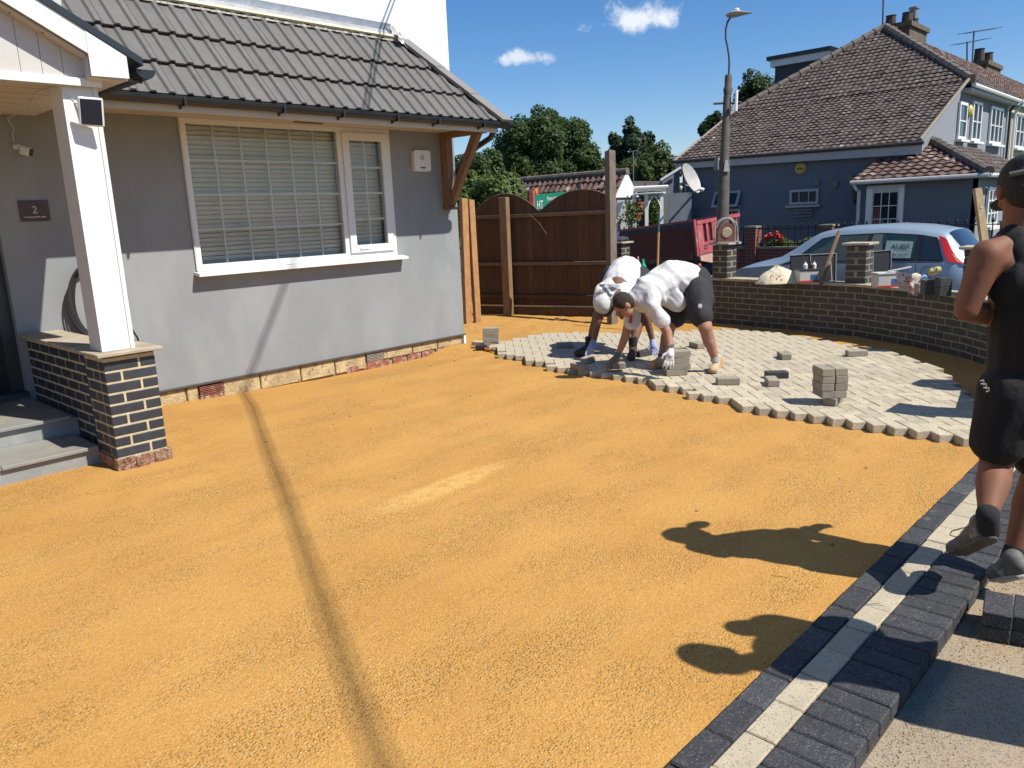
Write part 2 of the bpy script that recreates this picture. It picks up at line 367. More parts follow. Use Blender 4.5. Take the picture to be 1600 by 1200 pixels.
# spilled sand and grit along the pavement edge
g = MB()
for _ in range(2600):
    x = random.uniform(1.2, 6.5); y = .64-abs(random.gauss(0, .10)); s = random.uniform(.001, .0035)
    if y < -.3: continue
    M = Matrix.Translation((x, y, -.045+s*.3)) @ Euler((random.random()*6, random.random()*6, random.random()*6)).to_matrix().to_4x4()
    g.box((-s, -s*.7, -s*.5), (s, s*.7, s*.5), M)
tag(g.build('sand_spill', mat('grit', (.52, .36, .17), .95, .3, 60)), kind='stuff')
g = MB()
for _ in range(5200):
    x = random.uniform(.9, 7.0); y = random.uniform(1.2, 6.8)
    if noise.noise(Vector((x*1.1+y*.5, y*1.6, 4))) < random.uniform(-.25, .35): continue
    s = random.uniform(.0012, .0038)
    if not inside(x, y, YARD) or (x > 5.5): continue
    M = Matrix.Translation((x, y, sand_z(x, y)+s*.3)) @ Euler((random.random()*6, random.random()*6, random.random()*6)).to_matrix().to_4x4()
    g.box((-s, -s*.8, -s*.6), (s, s*.8, s*.6), M)
tag(g.build('loose_grit', mat('pale_grit', (.60, .42, .20), .9, .35, 90)), kind='stuff')
# stone chips and clods lying on the screed
g = MB()
for _ in range(80):
    x = random.uniform(1.4, 6.6); y = random.uniform(1.3, 7.1); s_ = random.choice((.004, .005, .006, .008, .012)) * random.uniform(.7, 1.1)
    if not inside(x, y, YARD) or x > 5.5 and y < 6.3: continue
    M = Matrix.Translation((x, y, sand_z(x, y)+s_*.3)) @ Euler((random.random()*6, random.random()*6, random.random()*6)).to_matrix().to_4x4()
    g.box((-s_, -s_*.7, -s_*.5), (s_, s_*.6, s_*.5), M, s_*.3)
tag(g.build('stone_chips', mat('mixed_chips', (.42, .27, .12), .95, .5, 30)), kind='stuff')
# raised patch of screed rake marks is left to the sand mesh

# ------------------------------------------------------------------ edging band (two charcoal rows round a beige strip)
band = tag(box('paver_edging', (-1.2, .674, -.30), (8.0, 1.068, -.032), mat('edging_bedding', (.09, .075, .055), .95)), kind='structure')
def paver_mesh(name, l, w, h, m, bev=.004): return MB().box((-l/2, -w/2, -h), (l/2, w/2, 0), None, bev).me(name, m)
P_CH = paver_mesh('charcoal_block', .196, .096, .06, M_CHAR, .006); P_BE = paver_mesh('beige_block', .197, .097, .06, M_PAVER2)
P_HE = [MB().box((-.0985, -.0485, -.06), (.0985, .0485, 0), None, .004).me('buff_block', M_PAVER)]
def lay(me, x, y, z, a, parent, name='block', j=.0016):
    M = Matrix.Translation((x+random.uniform(-j, j), y+random.uniform(-j, j), z+random.uniform(-.002, .002))) @ Euler((random.uniform(-.009, .009), random.uniform(-.009, .009), a+random.uniform(-.008, .008))).to_matrix().to_4x4()
    return place(name, me, parent, M)
x = -1.1
while x < 7.9:
    lay(P_CH, x+.1, 1.0185, .028, 0, band); lay(P_BE, x+.17, .9175, .028, 0, band); x += .2005
x = 7.85; k = 0
while x > 1.0 and k < 70:
    lay(P_CH, x, .7665, .028, R(90), band); x -= .1005; k += 1
tag(MB().box((-1.1, .669, -.03), (x+.04, .864, .026), None, .004).build('near_blocks', M_CHAR, band), kind='stuff')

# ------------------------------------------------------------------ herringbone paving
PAV = [(5.62, 1.10), (5.58, 2.3), (5.66, 3.0), (5.98, 4.1), (5.96, 4.9), (6.36, 6.25), (6.75, 6.75), (7.7, 6.75), (8.0, 6.2), (8.6, 5.35), (9.08, 4.88),
       (9.10, 4.2), (8.92, 3.67), (8.62, 3.08), (8.50, 2.6), (8.17, 2.37), (7.9, 2.1), (7.1, 1.62), (6.4, 1.34), (5.95, 1.10)]
paving = tag(MB().poly([(x*.97+.22, y*.97+.12, .004) for x, y in PAV][::-1], (0, 0, -.02)).build('block_paving', M_SAND), kind='structure')
ang = R(45); ca, sa = math.cos(ang), math.sin(ang); cells = []
OX, OY = 5.61, 1.17
for i in range(-60, 60):
    for j in range(-60, 60):
        k = (i-j) % 4
        if k == 0: u0, v0, hz = i+1.0, j+.5, True      # horizontal block covering cells (i,j),(i+1,j)
        elif k == 2: u0, v0, hz = i+.5, j*1.0, False    # vertical block covering (i,j-1),(i,j)
        else: continue
        u, v = u0*.1, v0*.1; x, y = OX+u*ca-v*sa, OY+u*sa+v*ca
        if inside(x, y, PAV): cells.append((x, y, hz))
cells.sort(key=lambda c: c[0]*.7226+c[1]*.6913)
rest = MB()
for n, (x, y, hz) in enumerate(cells):
    a = ang if hz else ang+R(90)
    if n < 300: lay(P_HE[0], x, y, .052, a, paving, 'block')
    else: rest.box((-.0985, -.0485, -.055), (.0985, .0485, 0), Matrix.Translation((x, y, .052+random.uniform(-.002, .002))) @ Euler((random.uniform(-.009, .009), random.uniform(-.009, .009), a)).to_matrix().to_4x4(), .004)
tag(rest.build('far_blocks', M_PAVER, paving), kind='stuff')
for n in range(3): lay(P_HE[0], 6.78-.04*n, 6.96-.2*n+.06, .052, R(100), paving, 'block')
print('herringbone blocks', len(cells))
# ------------------------------------------------------------------ the grey rendered house
YW = 7.316
house = empty('rendered_house', 'grey rendered house with white upper storey, wide blind-filled window and tiled canopy roof', 'house', (4.3, YW, 0))
w = MB()
WX0, WX1, WZ0, WZ1 = 3.375, 5.785, 1.195, 2.60
for a, b in (((1.80, YW, .125), (WX0, YW+.3, 2.70)), ((WX0, YW, .125), (WX1, YW+.3, WZ0)), ((WX0, YW, WZ1), (WX1, YW+.3, 2.70)),
             ((WX1, YW, .125), (6.79, YW+.3, 2.70)), ((6.49, YW+.3, .125), (6.79, 15, 2.70)), ((-5, YW, .0), (.84, YW+.3, 2.70)), ((.84, YW, 2.42), (1.80, YW+.3, 2.70))):
    w.box(a, b)
w.build('wall', M_RENDER, house)
MB().box((-5, YW+.004, 2.70), (6.79, 15, 9.5)).build('upper_wall', M_WHITE_R, house)
MB().box((1.80, YW-.022, .112), (6.80, YW+.02, .128)).build('drip_bead', mat('bead', (.10, .085, .075), .7), house)
MB().box((6.765, YW-.02, -.02), (6.80, YW+.06, .112)).build('corner_bead', M_WHITE_R, house)
# plinth stones, red brick footing and air bricks
MB().box((1.80, YW+.03, -.2), (6.78, YW+.25, .112)).build('plinth_core', mat('plinth_mortar', (.40, .32, .2), .95), house)
x = 2.16; k = 0
while x < 6.7:
    L = random.uniform(.38, .50)
    for vx in (3.245, 5.24):
        if x < vx < x+L: L = vx-x-.01
    if any(abs(x-vx) < .015 for vx in (3.245, 5.24)): x += .245; continue
    L = min(L, 6.76-x)
    if L > .06:
        st = MB().box((x+.004, YW+.002+random.uniform(0, .012), -.06 if x < 4.9 else .0), (x+L-.004, YW+.10, .108), None, .008).build('stone', M_STONE, house)
    x += L+.008
x = 4.95
while x < 6.6:
    MB().box((x, YW+.004+random.uniform(0, .014), -.10), (x+random.uniform(.17, .21), YW+.10, -.006), None, .006).build('red_brick', M_REDBR, house); x += .225
for vx, z0 in ((3.245, -.005), (5.24, .010)):
    v = MB().box((vx, YW+.022, z0), (vx+.235, YW+.08, z0+.10)).build('air_brick', M_DARK, house)
    t = M_REDBR if vx < 4 else mat('pale_vent', (.42, .36, .30), .8)
    for q in range(6): MB().box((vx, YW-.004, z0+.003+q*.017), (vx+.235, YW+.02, z0+.011+q*.017)).build('louvre', t, v)
    MB().box((vx, YW-.002, -.10), (vx+.235, YW+.06, z0-.006), None, .005).build('red_brick', M_REDBR, house)
# ---- window
def frame_rect(name, x0, x1, z0, z1, y0, y1, t, parent, m, tb=None):
    tb = tb or t; g = MB()
    g.box((x0, y0, z0), (x0+t, y1, z1)); g.box((x1-t, y0, z0), (x1, y1, z1)); g.box((x0+t, y0, z0), (x1-t, y1, z0+tb)); g.box((x0+t, y0, z1-t), (x1-t, y1, z1))
    return g.build(name, m, parent)
win = frame_rect('window', WX0, WX1, WZ0, WZ1, YW-.012, YW+.06, .05, house, M_UPVC, .065)
MX = 5.075
MB().box((MX, YW-.012, WZ0+.065), (MX+.055, YW+.06, WZ1-.05)).build('mullion', M_UPVC, win)
# opening casement
frame_rect('casement', MX+.057, WX1-.052, WZ0+.067, WZ1-.052, YW-.034, YW+.03, .082, win, M_UPVC)
PX = ((WX0+.05, MX, WZ0+.065, WZ1-.05, 5, 5), (MX+.139, WX1-.134, WZ0+.149, WZ1-.134, 2, 4))
MB().box((WX0+.05, YW+.014, WZ0+.065), (MX, YW+.016, WZ1-.05)).build('pane', G_WIN, win)
MB().box((MX+.139, YW-.008, WZ0+.149), (WX1-.134, YW-.006, WZ1-.134)).build('pane', G_WIN, win)
for (a, b, c, d, nx, nz_) in PX:
    n_x = 6 if nx == 5 else 2
    yb = YW+.022 if nx == 5 else YW+.004
    for i in range(1, n_x): xx = a+(b-a)*i/n_x; MB().box((xx-.010, yb, c), (xx+.010, yb+.008, d)).build('glazing_bar', M_UPVC, win)
    for i in range(1, 4): zz = c+(d-c)*i/4; MB().box((a, yb+.001, zz-.010), (b, yb+.007, zz+.010)).build('glazing_bar', M_UPVC, win)
    z = c-.04; SL = MB().box((0, -.023, -.0015), (1, .023, .0015), Matrix.Rotation(R(-60), 4, 'X')).me('slat', M_BLIND)
    while z < d+.02:
        o = place('blind_slat', SL, None, Matrix.Translation((a-.03, YW+.115, z)) @ Matrix.Diagonal((b-a+.06, 1, 1, 1)))
        o.matrix_world = Matrix.Translation((a-.03, YW+.115, z+random.uniform(-.001, .001))) @ Euler((random.uniform(-.04, .04), 0, 0)).to_matrix().to_4x4(); o.scale = (b-a+.06, 1, 1)
        adopt(o, win); z += .0435
    for q in (.12, .5, .88):
        xx = a+(b-a)*q; MB().tube([(xx, YW+.088, c-.03), (xx, YW+.088, d)], .0015, 4).build('blind_cord', M_BLIND, win)
MB().box((WX0-.02, YW+.36, WZ0-.1), (WX1+.02, YW+.38, WZ1+.02)).build('room_shade', mat('room', (.10, .10, .10), .9), win)
MB().box((MX+.17, YW-.045, WZ0+.10), (MX+.30, YW-.034, WZ0+.125)).build('handle', M_UPVC, win)
sill = MB().poly([(0, YW-.115, 1.152), (0, YW+.02, 1.166), (0, YW+.02, 1.194), (0, YW-.115, 1.180)], (2.53, 0, 0)); sill.v = [(q[0]+3.335, q[1], q[2]) for q in sill.v]
sill.build('window_sill', M_UPVC, house)
MB().box((3.36, YW-.001, WZ1), (3.375, YW-.018, 1.2)).build('sealant', M_UPVC_D, house)
# ---- door recess
dr = MB().box((.86, YW+.14, .33), (1.78, YW+.20, 2.42)).build('door', mat('black_door', (.012, .016, .022), .25), house)
MB().box((1.02, YW+.125, .55), (1.60, YW+.139, 1.25)).build('door_panel', mat('black_panel', (.010, .014, .020), .3), dr)
MB().box((1.02, YW+.125, 1.40), (1.60, YW+.139, 2.2)).build('door_panel', MATS['black_panel'], dr)
MB().box((1.70, YW+.08, .30), (1.80, YW+.139, 2.42)).build('door_frame', mat('anthracite_frame', (.03, .035, .042), .4), dr)
MB().tube([(1.64, YW+.09, 1.25), (1.64, YW+.09, 1.50)], .012).build('handle', M_STEELG, dr)
MB().box((.86, YW-.03, .285), (1.80, YW+.14, .33)).build('threshold', mat('threshold', (.05, .05, .055), .5), house)

# ---- canopy roof over the window: interlocking concrete tiles
roof = empty('canopy', None, None); roof.name = 'canopy_roof'
E0 = Vector((0, 6.462, 2.640)); E1 = Vector((0, 7.235, 3.53)); SD = (E1-E0).normalized(); SN = Vector((0, -SD.z, SD.y)) * 1.0
if SN.z < 0: SN = -SN
SLEN = (E1-E0).length
def slope(x, s, h): p = E0+SD*s+SN*h; return Vector((x, p.y, p.z))
deck = MB().poly([slope(1.95, 0, -.05), slope(6.80, 0, -.05), slope(6.02, SLEN, -.05), slope(1.95, SLEN, -.05)], SN*.03)
bpy.data.objects.remove(roof); roof = deck.build('canopy_roof', M_TILE_D, house)
def tile_profile(wd):
    # two broad pans with raised trapezoid rolls
    P = []
    for k in range(2):
        o = k*wd/2
        P += [(o+.000, .0), (o+.072, .0), (o+.086, .021), (o+.122, .021), (o+.136, .0)]
    P.append((wd, 0)); return P
TW = .300; NR = 3; EXPO = (SLEN-.03)/NR
def tile_me(wd, ln):
    P = [p for p in tile_profile(TW) if p[0] <= wd]
    if P[-1][0] < wd: P.append((wd, 0))
    g = MB(); n = len(P); vs = []
    for s, lift in ((-.02, .046), (ln, .004)):
        for top in (1, 0):
            for (a, h) in P: q = slope(a, s, h+lift if top else h+lift-.016); vs.append(q - slope(0, 0, 0))
    fs = []
    for i in range(n-1):
        fs += [(i, i+1, 2*n+i+1, 2*n+i), (n+i+1, n+i, 3*n+i, 3*n+i+1), (n+i, n+i+1, i+1, i), (2*n+i, 2*n+i+1, 3*n+i+1, 3*n+i)]
    fs += [(0, 2*n, 3*n, n), (n-1, 2*n-1, 4*n-1, 3*n-1)]
    return g.add(vs, fs).me('tile', M_TILE)
TM = tile_me(TW-.004, EXPO+.07)
for r in range(NR):
    s = .0+r*EXPO; xr = 6.80-(6.80-6.02)*(s+EXPO*.6)/SLEN; x = 1.78+(r % 2)*.0
    while x < xr-.02:
        me = TM if x+TW < xr else tile_me(max(.05, xr-x), EXPO+.07)
        o = place('tile', me, roof, Matrix.Translation(slope(x, s, random.uniform(0, .002)))); x += TW
# mortar edge at top course, batten strip, lead flashing
g = MB()
for k in range(int((6.0-1.9)/.05)):
    x = 1.9+k*.05; g.box((0, -.018, 0), (.047, .018, random.uniform(.012, .030)), Matrix.Translation(slope(x, SLEN-.01+random.uniform(-.006, .006), .020)))
tag(g.build('mortar_bedding', mat('pale_mortar', (.62, .58, .50), .95, .2, 40), roof), kind='stuff')
MB().poly([slope(1.9, SLEN-.005, .055), slope(1.9, SLEN+.03, .055), slope(1.9, SLEN+.03, .075), slope(1.9, SLEN-.005, .075)], (4.06, 0, 0)).build('batten', mat('pale_batten', (.74, .68, .46), .7), house)
fl = MB(); nx = 70
zt = 3.74
for i in range(nx+1):
    x = 1.9+(5.93-1.9)*i/nx; wv = .010*noise.noise(Vector((x*5, 0, 0))); w2 = .018*noise.noise(Vector((x*7, 3, 0)))
    fl.v += [(x, YW-.004, zt), (x, YW-.010-abs(wv), 3.64), (x, YW-.03+wv, 3.60+w2), (x, YW-.075+wv, 3.575)]
for i in range(nx):
    for k in range(3): a = i*4+k; fl.f.append((a, a+4, a+5, a+1))
fo = fl.build('flashing', M_LEAD, house, smooth=True)
lap = MB(); lap.poly([(1.9, YW-.012, 3.655), (1.9, YW-.088, 3.585), (1.9, YW-.092, 3.590), (1.9, YW-.014, 3.665)], (4.0, 0, 0)); lap.build('flashing_lap', mat('bright_lead', (.50, .50, .50), .35, .2, 9, .5, 30, metal=.3), house)
# crumpled lead at the top right corner
cr = MB(); nn = 12
for i in range(nn+1):
    for j in range(nn+1):
        a, b = i/nn, j/nn; x = 5.86+.20*a; p = Vector((x, YW-.02-.17*b, 3.73-.20*b-.10*a)); q = noise.noise(p*26)*.028+noise.noise(p*60)*.010
        cr.v.append((p.x+q*.4, p.y-abs(q)*1.2-.008, p.z+q))
for i in range(nn):
    for j in range(nn): a = i*(nn+1)+j; cr.f.append((a, a+1, a+nn+2, a+nn+1))
cr.build('crumpled_flashing', MATS['bright_lead'], house, smooth=True)
# dry verge running down the right edge
for k in range(3):
    s0, s1 = k*SLEN/3-.04, (k+1)*SLEN/3-.02
    xa = 6.80-(6.80-6.02)*s0/SLEN; xb = 6.80-(6.80-6.02)*s1/SLEN
    A, B_, C_, D_ = slope(xa-.13, s0, .05), slope(xa+.02, s0, .05), slope(xb+.02, s1, .045), slope(xb-.13, s1, .045)
    MB().poly([A, B_, C_, D_], SN*.035).build('verge_cap', mat('verge_grey', (.24, .225, .21), .6, .06, 5), roof)
MB().poly([slope(6.83, -.04, -.06), slope(6.85, -.04, .05), slope(6.06, SLEN, .05), slope(6.04, SLEN, -.06)], (-.02, 0, 0)).build('verge_board', M_TILE_D, roof)
# fascia, gutter, soffit boards
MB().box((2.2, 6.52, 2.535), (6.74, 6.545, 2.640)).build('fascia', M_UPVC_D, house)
gt = MB(); n = 9
for X in (2.18, 6.84):
    for k in range(n):
        a = math.pi*k/(n-1); gt.v.append((X, 6.460-.056*math.cos(a), 2.640-.062*math.sin(a)))
    for k in range(n):
        a = math.pi*k/(n-1); gt.v.append((X, 6.460-.050*math.cos(a), 2.644-.056*math.sin(a)))
for k in range(n-1): gt.f += [(k, k+1, 2*n+k+1, 2*n+k), (n+k+1, n+k, 3*n+k, 3*n+k+1)]
gt.f += [(0, 2*n, 3*n, n), (n-1, 2*n-1, 4*n-1, 3*n-1)]
gt.f.append(tuple(range(2*n, 3*n)))
gut = gt.build('gutter', M_BLACK, house)
for x in (3.02, 3.92, 4.55, 5.2, 5.75, 6.42): MB().box((x, 6.400, 2.572), (x+.020, 6.52, 2.640)).box((x+.001, 6.50, 2.555), (x+.019, 6.519, 2.60)).build('gutter_bracket', M_BLACK, gut)
MB().tube([(6.84, 6.46, 2.628), (6.90, 6.46, 2.635), (6.93, 6.47, 2.63)], [.05, .048, .030], 10).build('gutter_end', M_BLACK, gut)
M_SOF = mat('cream_soffit_board', (.62, .55, .45), .6, .06, 3, col2=(.54, .46, .36), mix2=(.55, .75), scale2=3)
for k in range(8):
    y0 = 6.546+k*.0955; o = MB().box((2.2, y0, 2.600+.002*(k % 2)), (6.76, min(y0+.0935, YW-.002), 2.618)).build('soffit_board', M_SOF, house)
for x in (2.75, 3.85, 5.35, 6.1): MB().lathe([(.0, 2.5985), (.030, 2.5985), (.032, 2.601)], (x, 6.9, 0), 12).build('soffit_vent', M_UPVC_D, house)
MB().box((4.45, 7.10, 2.590), (4.78, 7.125, 2.5995)).build('soffit_slot', M_RAIL, house)
# timber gallows bracket
gb = MB().box((6.555, 7.20, 1.70), (6.655, YW-.002, 2.60)).build('gallows_bracket', M_WOOD_H, house)
MB().box((6.555, 6.60, 2.535), (6.655, 7.198, 2.598)).build('bracket_arm', M_WOOD_H, gb)
MB().poly([(6.570, 6.66, 2.533), (6.570, 6.78, 2.533), (6.570, 7.198, 1.86), (6.570, 7.198, 1.72)], (.07, 0, 0)).build('bracket_brace', M_WOOD_H, gb)
MB().box((6.556, 7.14, 1.695), (6.650, 7.2, 1.725)).build('bracket_foot', M_WOOD_H, gb)
# black swan neck pipe by the corner
MB().tube([(6.82, 6.62, 2.60), (6.83, 6.72, 2.50), (6.85, 7.15, 2.36), (6.86, 7.30, 2.22), (6.86, 7.42, 2.1), (6.86, 7.45, .1)], .034, 10).build('downpipe', M_BLACK, house, smooth=True)

# ------------------------------------------------------------------ porch
porch = empty('porch', 'white gabled porch with square white column on a dark brick pier', 'porch', (1.98, 5.65, 0))
col = MB().box((1.835, 5.545, .815), (2.050, 5.76, 2.52)).build('column', M_UPVC, porch)
MB().box((2.02, 5.538, .815), (2.034, 5.546, 2.52)).build('column_trim', M_UPVC, col)
def brick_run(parent, m, x0, y0, dx, dy, length, course, z, depth, nx, ny, off, hmin=.0, bl=.215):
    """one course of bricks along (dx,dy); (nx,ny) points out of the face"""
    s = -off
    while s < length-.01:
        a, b = max(0, s), min(length, s+bl)
        if b-a > .03:
            M = Matrix(((dx, -nx, 0, x0), (dy, -ny, 0, y0), (0, 0, 1, z), (0, 0, 0, 1)))
            j = random.uniform(0, .0025)
            o = MB().box((a, -.0035+j, 0), (b, depth, .065), M, .004)
            o.build('brick', m, parent)
        s += bl+.010
core = MB().box((1.8150, 5.4955, .05), (2.1485, 5.852, .775)); core.box((1.8560, 5.852, .05), (2.057, YW-.003, .775)); core.build('mortar', M_MORTAR, porch)
for c in range(9):
    z = .086+c*.0752
    o1 = (0, .1125)[c % 2]
    # front face of pier: three half-units wide
    if c % 2: segs = ((0, .101), (.115, .3395))
    else: segs = ((0, .223), (.237, .3395))
    for a, b in segs: MB().box((1.812+a, 5.492, z), (1.812+b, 5.594, z+.0625), None, .004).build('brick', M_BRICK, porch)
    # left and right faces
    for xa, xb in ((1.812, 1.914), (2.050, 2.1515)):
        s2 = ((5.606, 5.706), (5.719, 5.855)) if c % 2 else ((5.606, 5.819), (5.832, 5.855))
        for a, b in s2: MB().box((xa-(.0 if xa < 2 else 0), a, z), (xb, b, z+.0625), None, .004).build('brick', M_BRICK, porch)
    s = 5.865-(.1125 if c % 2 else 0)
    while s < YW-.03:
        a, b = max(5.858, s), min(YW-.004, s+.212)
        if b-a > .03:
            MB().box((1.853, a, z), (1.955, b, z+.0625), None, .004).build('brick', M_BRICK, porch)
            MB().box((1.960, a, z), (2.060, b, z+.0625), None, .004).build('brick', M_BRICK, porch)
        s += .225
fo = MB()
for i in range(9):
    for k in range(2): fo.box((1.80+i*.042, 5.478+random.uniform(-.006, .010), -.10+k*.09), (1.844+i*.042, 5.56, -.0+k*.078+random.uniform(-.012, .004)), None, .006)
fo.box((1.80, 5.55, -.1), (2.17, 5.86, .080)); fo.build('rough_footing', mat('rough_footing', (.42, .27, .17), .95, .35, 22, 1.0, 50, col2=(.24, .08, .05), mix2=(.5, .6), scale2=30, bdist=.02), porch)
MB().box((1.815, 5.496, .790-.012), (2.15, 5.85, .7885)).build('packer', mat('dark_packer', (.05, .03, .02), .8), porch)
MB().box((1.765, 5.44, .789), (2.195, 5.88, .813), None, .004).build('coping_stone', M_COPING, porch)
MB().box((1.80, 5.884, .786), (2.105, 6.60, .811), None, .004).build('coping_stone', M_COPING, porch)
MB().box((1.80, 6.604, .785), (2.105, YW-.004, .810), None, .004).build('coping_stone', M_COPING, porch)
# gable: slope 28 deg, right eave at x=2.12
SLP = .553
def gz(x, z0=2.56): return z0+(2.19-x)*SLP
RX = .40
def barge(x0, x1, lo, hi, y, th, m, name):
    return MB().poly([(x0, y, gz(x0)+lo), (x1, y, gz(x1)+lo), (x1, y, gz(x1)+hi), (x0, y, gz(x0)+hi)], (0, th, 0)).build(name, m, porch)
barge(RX, 2.19, 0.0, .135, 5.38, .022, M_UPVC, 'barge_board')
MB().poly([(1.965, 5.376, 2.552), (2.193, 5.376, 2.555), (2.193, 5.376, 2.69), (1.965, 5.376, 2.815)], (0, .004, 0)).build('box_end', M_UPVC, porch)
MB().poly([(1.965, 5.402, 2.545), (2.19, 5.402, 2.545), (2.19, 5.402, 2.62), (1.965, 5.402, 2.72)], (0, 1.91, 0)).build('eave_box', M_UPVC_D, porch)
MB().poly([(-1.4, 5.378, 2.56), (RX, 5.378, gz(RX)+.0), (RX, 5.378, gz(RX)+.135), (-1.4, 5.378, 2.70)], (0, .022, 0)).build('barge_board', M_UPVC, porch)
MB().poly([(RX, 5.37, gz(RX)+.137), (2.29, 5.37, gz(2.29)+.137), (2.29, 5.37, gz(2.29)+.185), (RX, 5.37, gz(RX)+.185)], (0, 1.94, 0)).build('roof_slope', mat('dark_slate_edge', (.02, .028, .036), .4, .1), porch)
MB().poly([(-1.5, 5.37, 2.6), (RX, 5.37, gz(RX)+.137), (RX, 5.37, gz(RX)+.185), (-1.5, 5.37, 2.65)], (0, 1.94, 0)).build('roof_slope', MATS['dark_slate_edge'], porch)
g = MB()
for Y in (5.40, 6.62):
    for k in range(9): a_ = math.pi*k/8; g.v.append((2.315+.062*math.cos(a_), Y, 2.625-.060*math.sin(a_)))
for k in range(8): g.f.append((k, k+1, 10+k, 9+k))
g.f += [tuple(range(9)), tuple(range(9, 18))]; g.build('gutter', M_BLACK, porch)
MB().tube([(2.19, 5.45, 2.56), (2.30, 5.45, 2.555)], .012, 6).build('gutter_clip', M_BLACK, porch)
MB().poly([(RX, 5.405, gz(RX)-.006), (1.96, 5.405, gz(1.96)-.006), (1.96, 5.405, gz(1.96)-.02), (RX, 5.405, gz(RX)-.02)], (0, .092, 0)).build('barge_soffit', M_SOF, porch)
for k in range(9): x = 1.75-k*.16; MB().tube([(x, 5.45, gz(x)-.022), (x, 5.45, gz(x)-.014)], .009, 8).build('fixing_cap', M_RAIL, porch)
x = 1.965; k = 0
while x > -.2:
    xa = x-.118; zr = lambda q: gz(q)-.015 if q > RX else gz(RX)-(RX-q)*SLP-.015
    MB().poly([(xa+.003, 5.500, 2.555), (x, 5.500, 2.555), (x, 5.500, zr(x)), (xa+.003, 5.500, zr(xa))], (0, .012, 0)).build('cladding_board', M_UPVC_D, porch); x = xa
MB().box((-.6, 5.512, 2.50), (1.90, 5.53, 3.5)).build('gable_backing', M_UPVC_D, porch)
MB().box((-.6, 5.485, 2.505), (2.06, 5.500, 2.553)).build('gable_beam', M_UPVC, porch)
for k in range(15): y = 5.532+k*.119; MB().box((-.6, y, 2.512+.002*(k % 2)), (1.898, min(YW-.003, y+.116), 2.524)).build('ceiling_board', M_SOF, porch)
MB().box((-.42, 5.545, .3), (-.20, 5.76, 2.5)).build('column', M_UPVC, porch)

# ------------------------------------------------------------------ entrance steps
steps = empty('entrance_steps', 'grey slab entrance steps leading up to the black front door beside the brick pier', 'steps', (1.1, 6.2, 0))
for (x0, x1, y0, y1, z0, z1) in ((-.6, 1.805, 5.80, 6.31, -.1, .102), (-.6, 1.850, 6.31, YW-.03, -.1, .245)):
    MB().box((x0, y0+.02, z0), (x1, y1, z1)).build('riser', mat('step_riser', (.32, .33, .32), .7, .08, 4, .15, 50, col2=(.42, .42, .40), mix2=(.5, .7), scale2=5), steps)
for (y0, y1, z) in ((5.79, 6.315, .128), (6.295, YW-.035, .272)):
    x = -.6
    while x < 1.70:
        x1 = min(1.806 if z < .2 else 1.850, x+.60); MB().box((x, y0, z-.025), (x1-.004, y1, z), None, .003).build('slab', M_STEP, steps); x += .60
# ------------------------------------------------------------------ small things on the house
pl = MB().box((1.962, YW-.012, 1.712), (2.180, YW-.006, 1.878), None, .002).build('house_number_plate', mat('maroon_slate', (.085, .045, .048), .5, .1, 20))
tag(pl, 'small dark maroon plate reading 2, screwed to the shaded grey wall by the door', 'house sign')
M_LET = mat('pale_lettering', (.60, .58, .55), .6)
MW = Matrix(((1, 0, 0, 0), (0, 0, -1, 0), (0, 1, 0, 0), (0, 0, 0, 1)))      # text facing -Y
def on_y(x, y, z): return Matrix.Translation((x, y, z)) @ MW
text('numeral', '2', .085, M_LET, on_y(2.073, YW-.0125, 1.775), pl)
g = MB()
x = 1.992
for L_ in (.006, .060, .012, .014, .040): g.box((x, YW-.0135, 1.741), (x+L_, YW-.0122, 1.749+.003*(L_ < .015))); x += L_+.006
g.build('small_print', M_LET, pl)
for x in (1.978, 2.166): MB().lathe([(0, 0), (.004, 0), (.004, .003)], (0, 0, 0), 8, Matrix.Translation((x, YW-.0125, 1.800)) @ Matrix.Rotation(R(90), 4, 'X')).build('screw', M_STEELG, pl)
camr = empty('security_camera', 'small white security camera on the shaded wall above the number plate', 'security camera', (2.05, YW, 2.27))
MB().tube([(2.015, YW-.002, 2.30), (2.03, YW-.05, 2.295)], [.024, .018], 12).build('mount', M_UPVC, camr, smooth=True)
Mc = Matrix.Translation((2.055, YW-.085, 2.262)) @ Euler((R(18), 0, R(38))).to_matrix().to_4x4()
MB().box((-.026, -.05, -.034), (.026, .035, .034), Mc, .010).build('camera_body', M_UPVC, camr)
MB().box((-.022, -.053, -.030), (.022, -.0495, .030), Mc, .002).build('camera_face', M_BLACK, camr)
wire = []
for k in range(25): t = k/24; wire.append((1.985+.045*t+.02*math.sin(t*5), YW-.012, 2.52-.20*t-.02*math.sin(t*7)))
tag(MB().tube(wire, .0025, 5).build('camera_cable', M_UPVC, camr))
sol = empty('solar_panel', 'small tilted solar panel with white frame on the porch column', 'solar panel', (1.95, 5.5, 2.33))
Ms = Matrix.Translation((1.955, 5.445, 2.345)) @ Euler((R(12), R(2), R(-10))).to_matrix().to_4x4()
MB().box((-.072, -.010, -.088), (.072, .006, .088), Ms, .008).build('panel_frame', M_UPVC, sol)
MB().box((-.060, -.0125, -.076), (.060, -.0105, .076), Ms).build('panel_cell', mat('solar_cell', (.012, .016, .035), .25), sol)
MB().tube([(1.945, 5.468, 2.34), (1.92, 5.51, 2.40), (1.90, 5.543, 2.41)], .008, 6).build('panel_arm', M_UPVC, sol)
cb = [(1.90, 5.542, 2.41-.0)]
MB().tube([(1.90, 5.541, 2.42), (1.845, 5.541, 2.46), (1.832, 5.541, 2.50), (1.828, 5.60, 2.508), (1.80, 5.9, 2.507), (1.95, 6.6, 2.508), (1.99, YW-.01, 2.508)], .003, 5).build('cable', M_UPVC, sol)
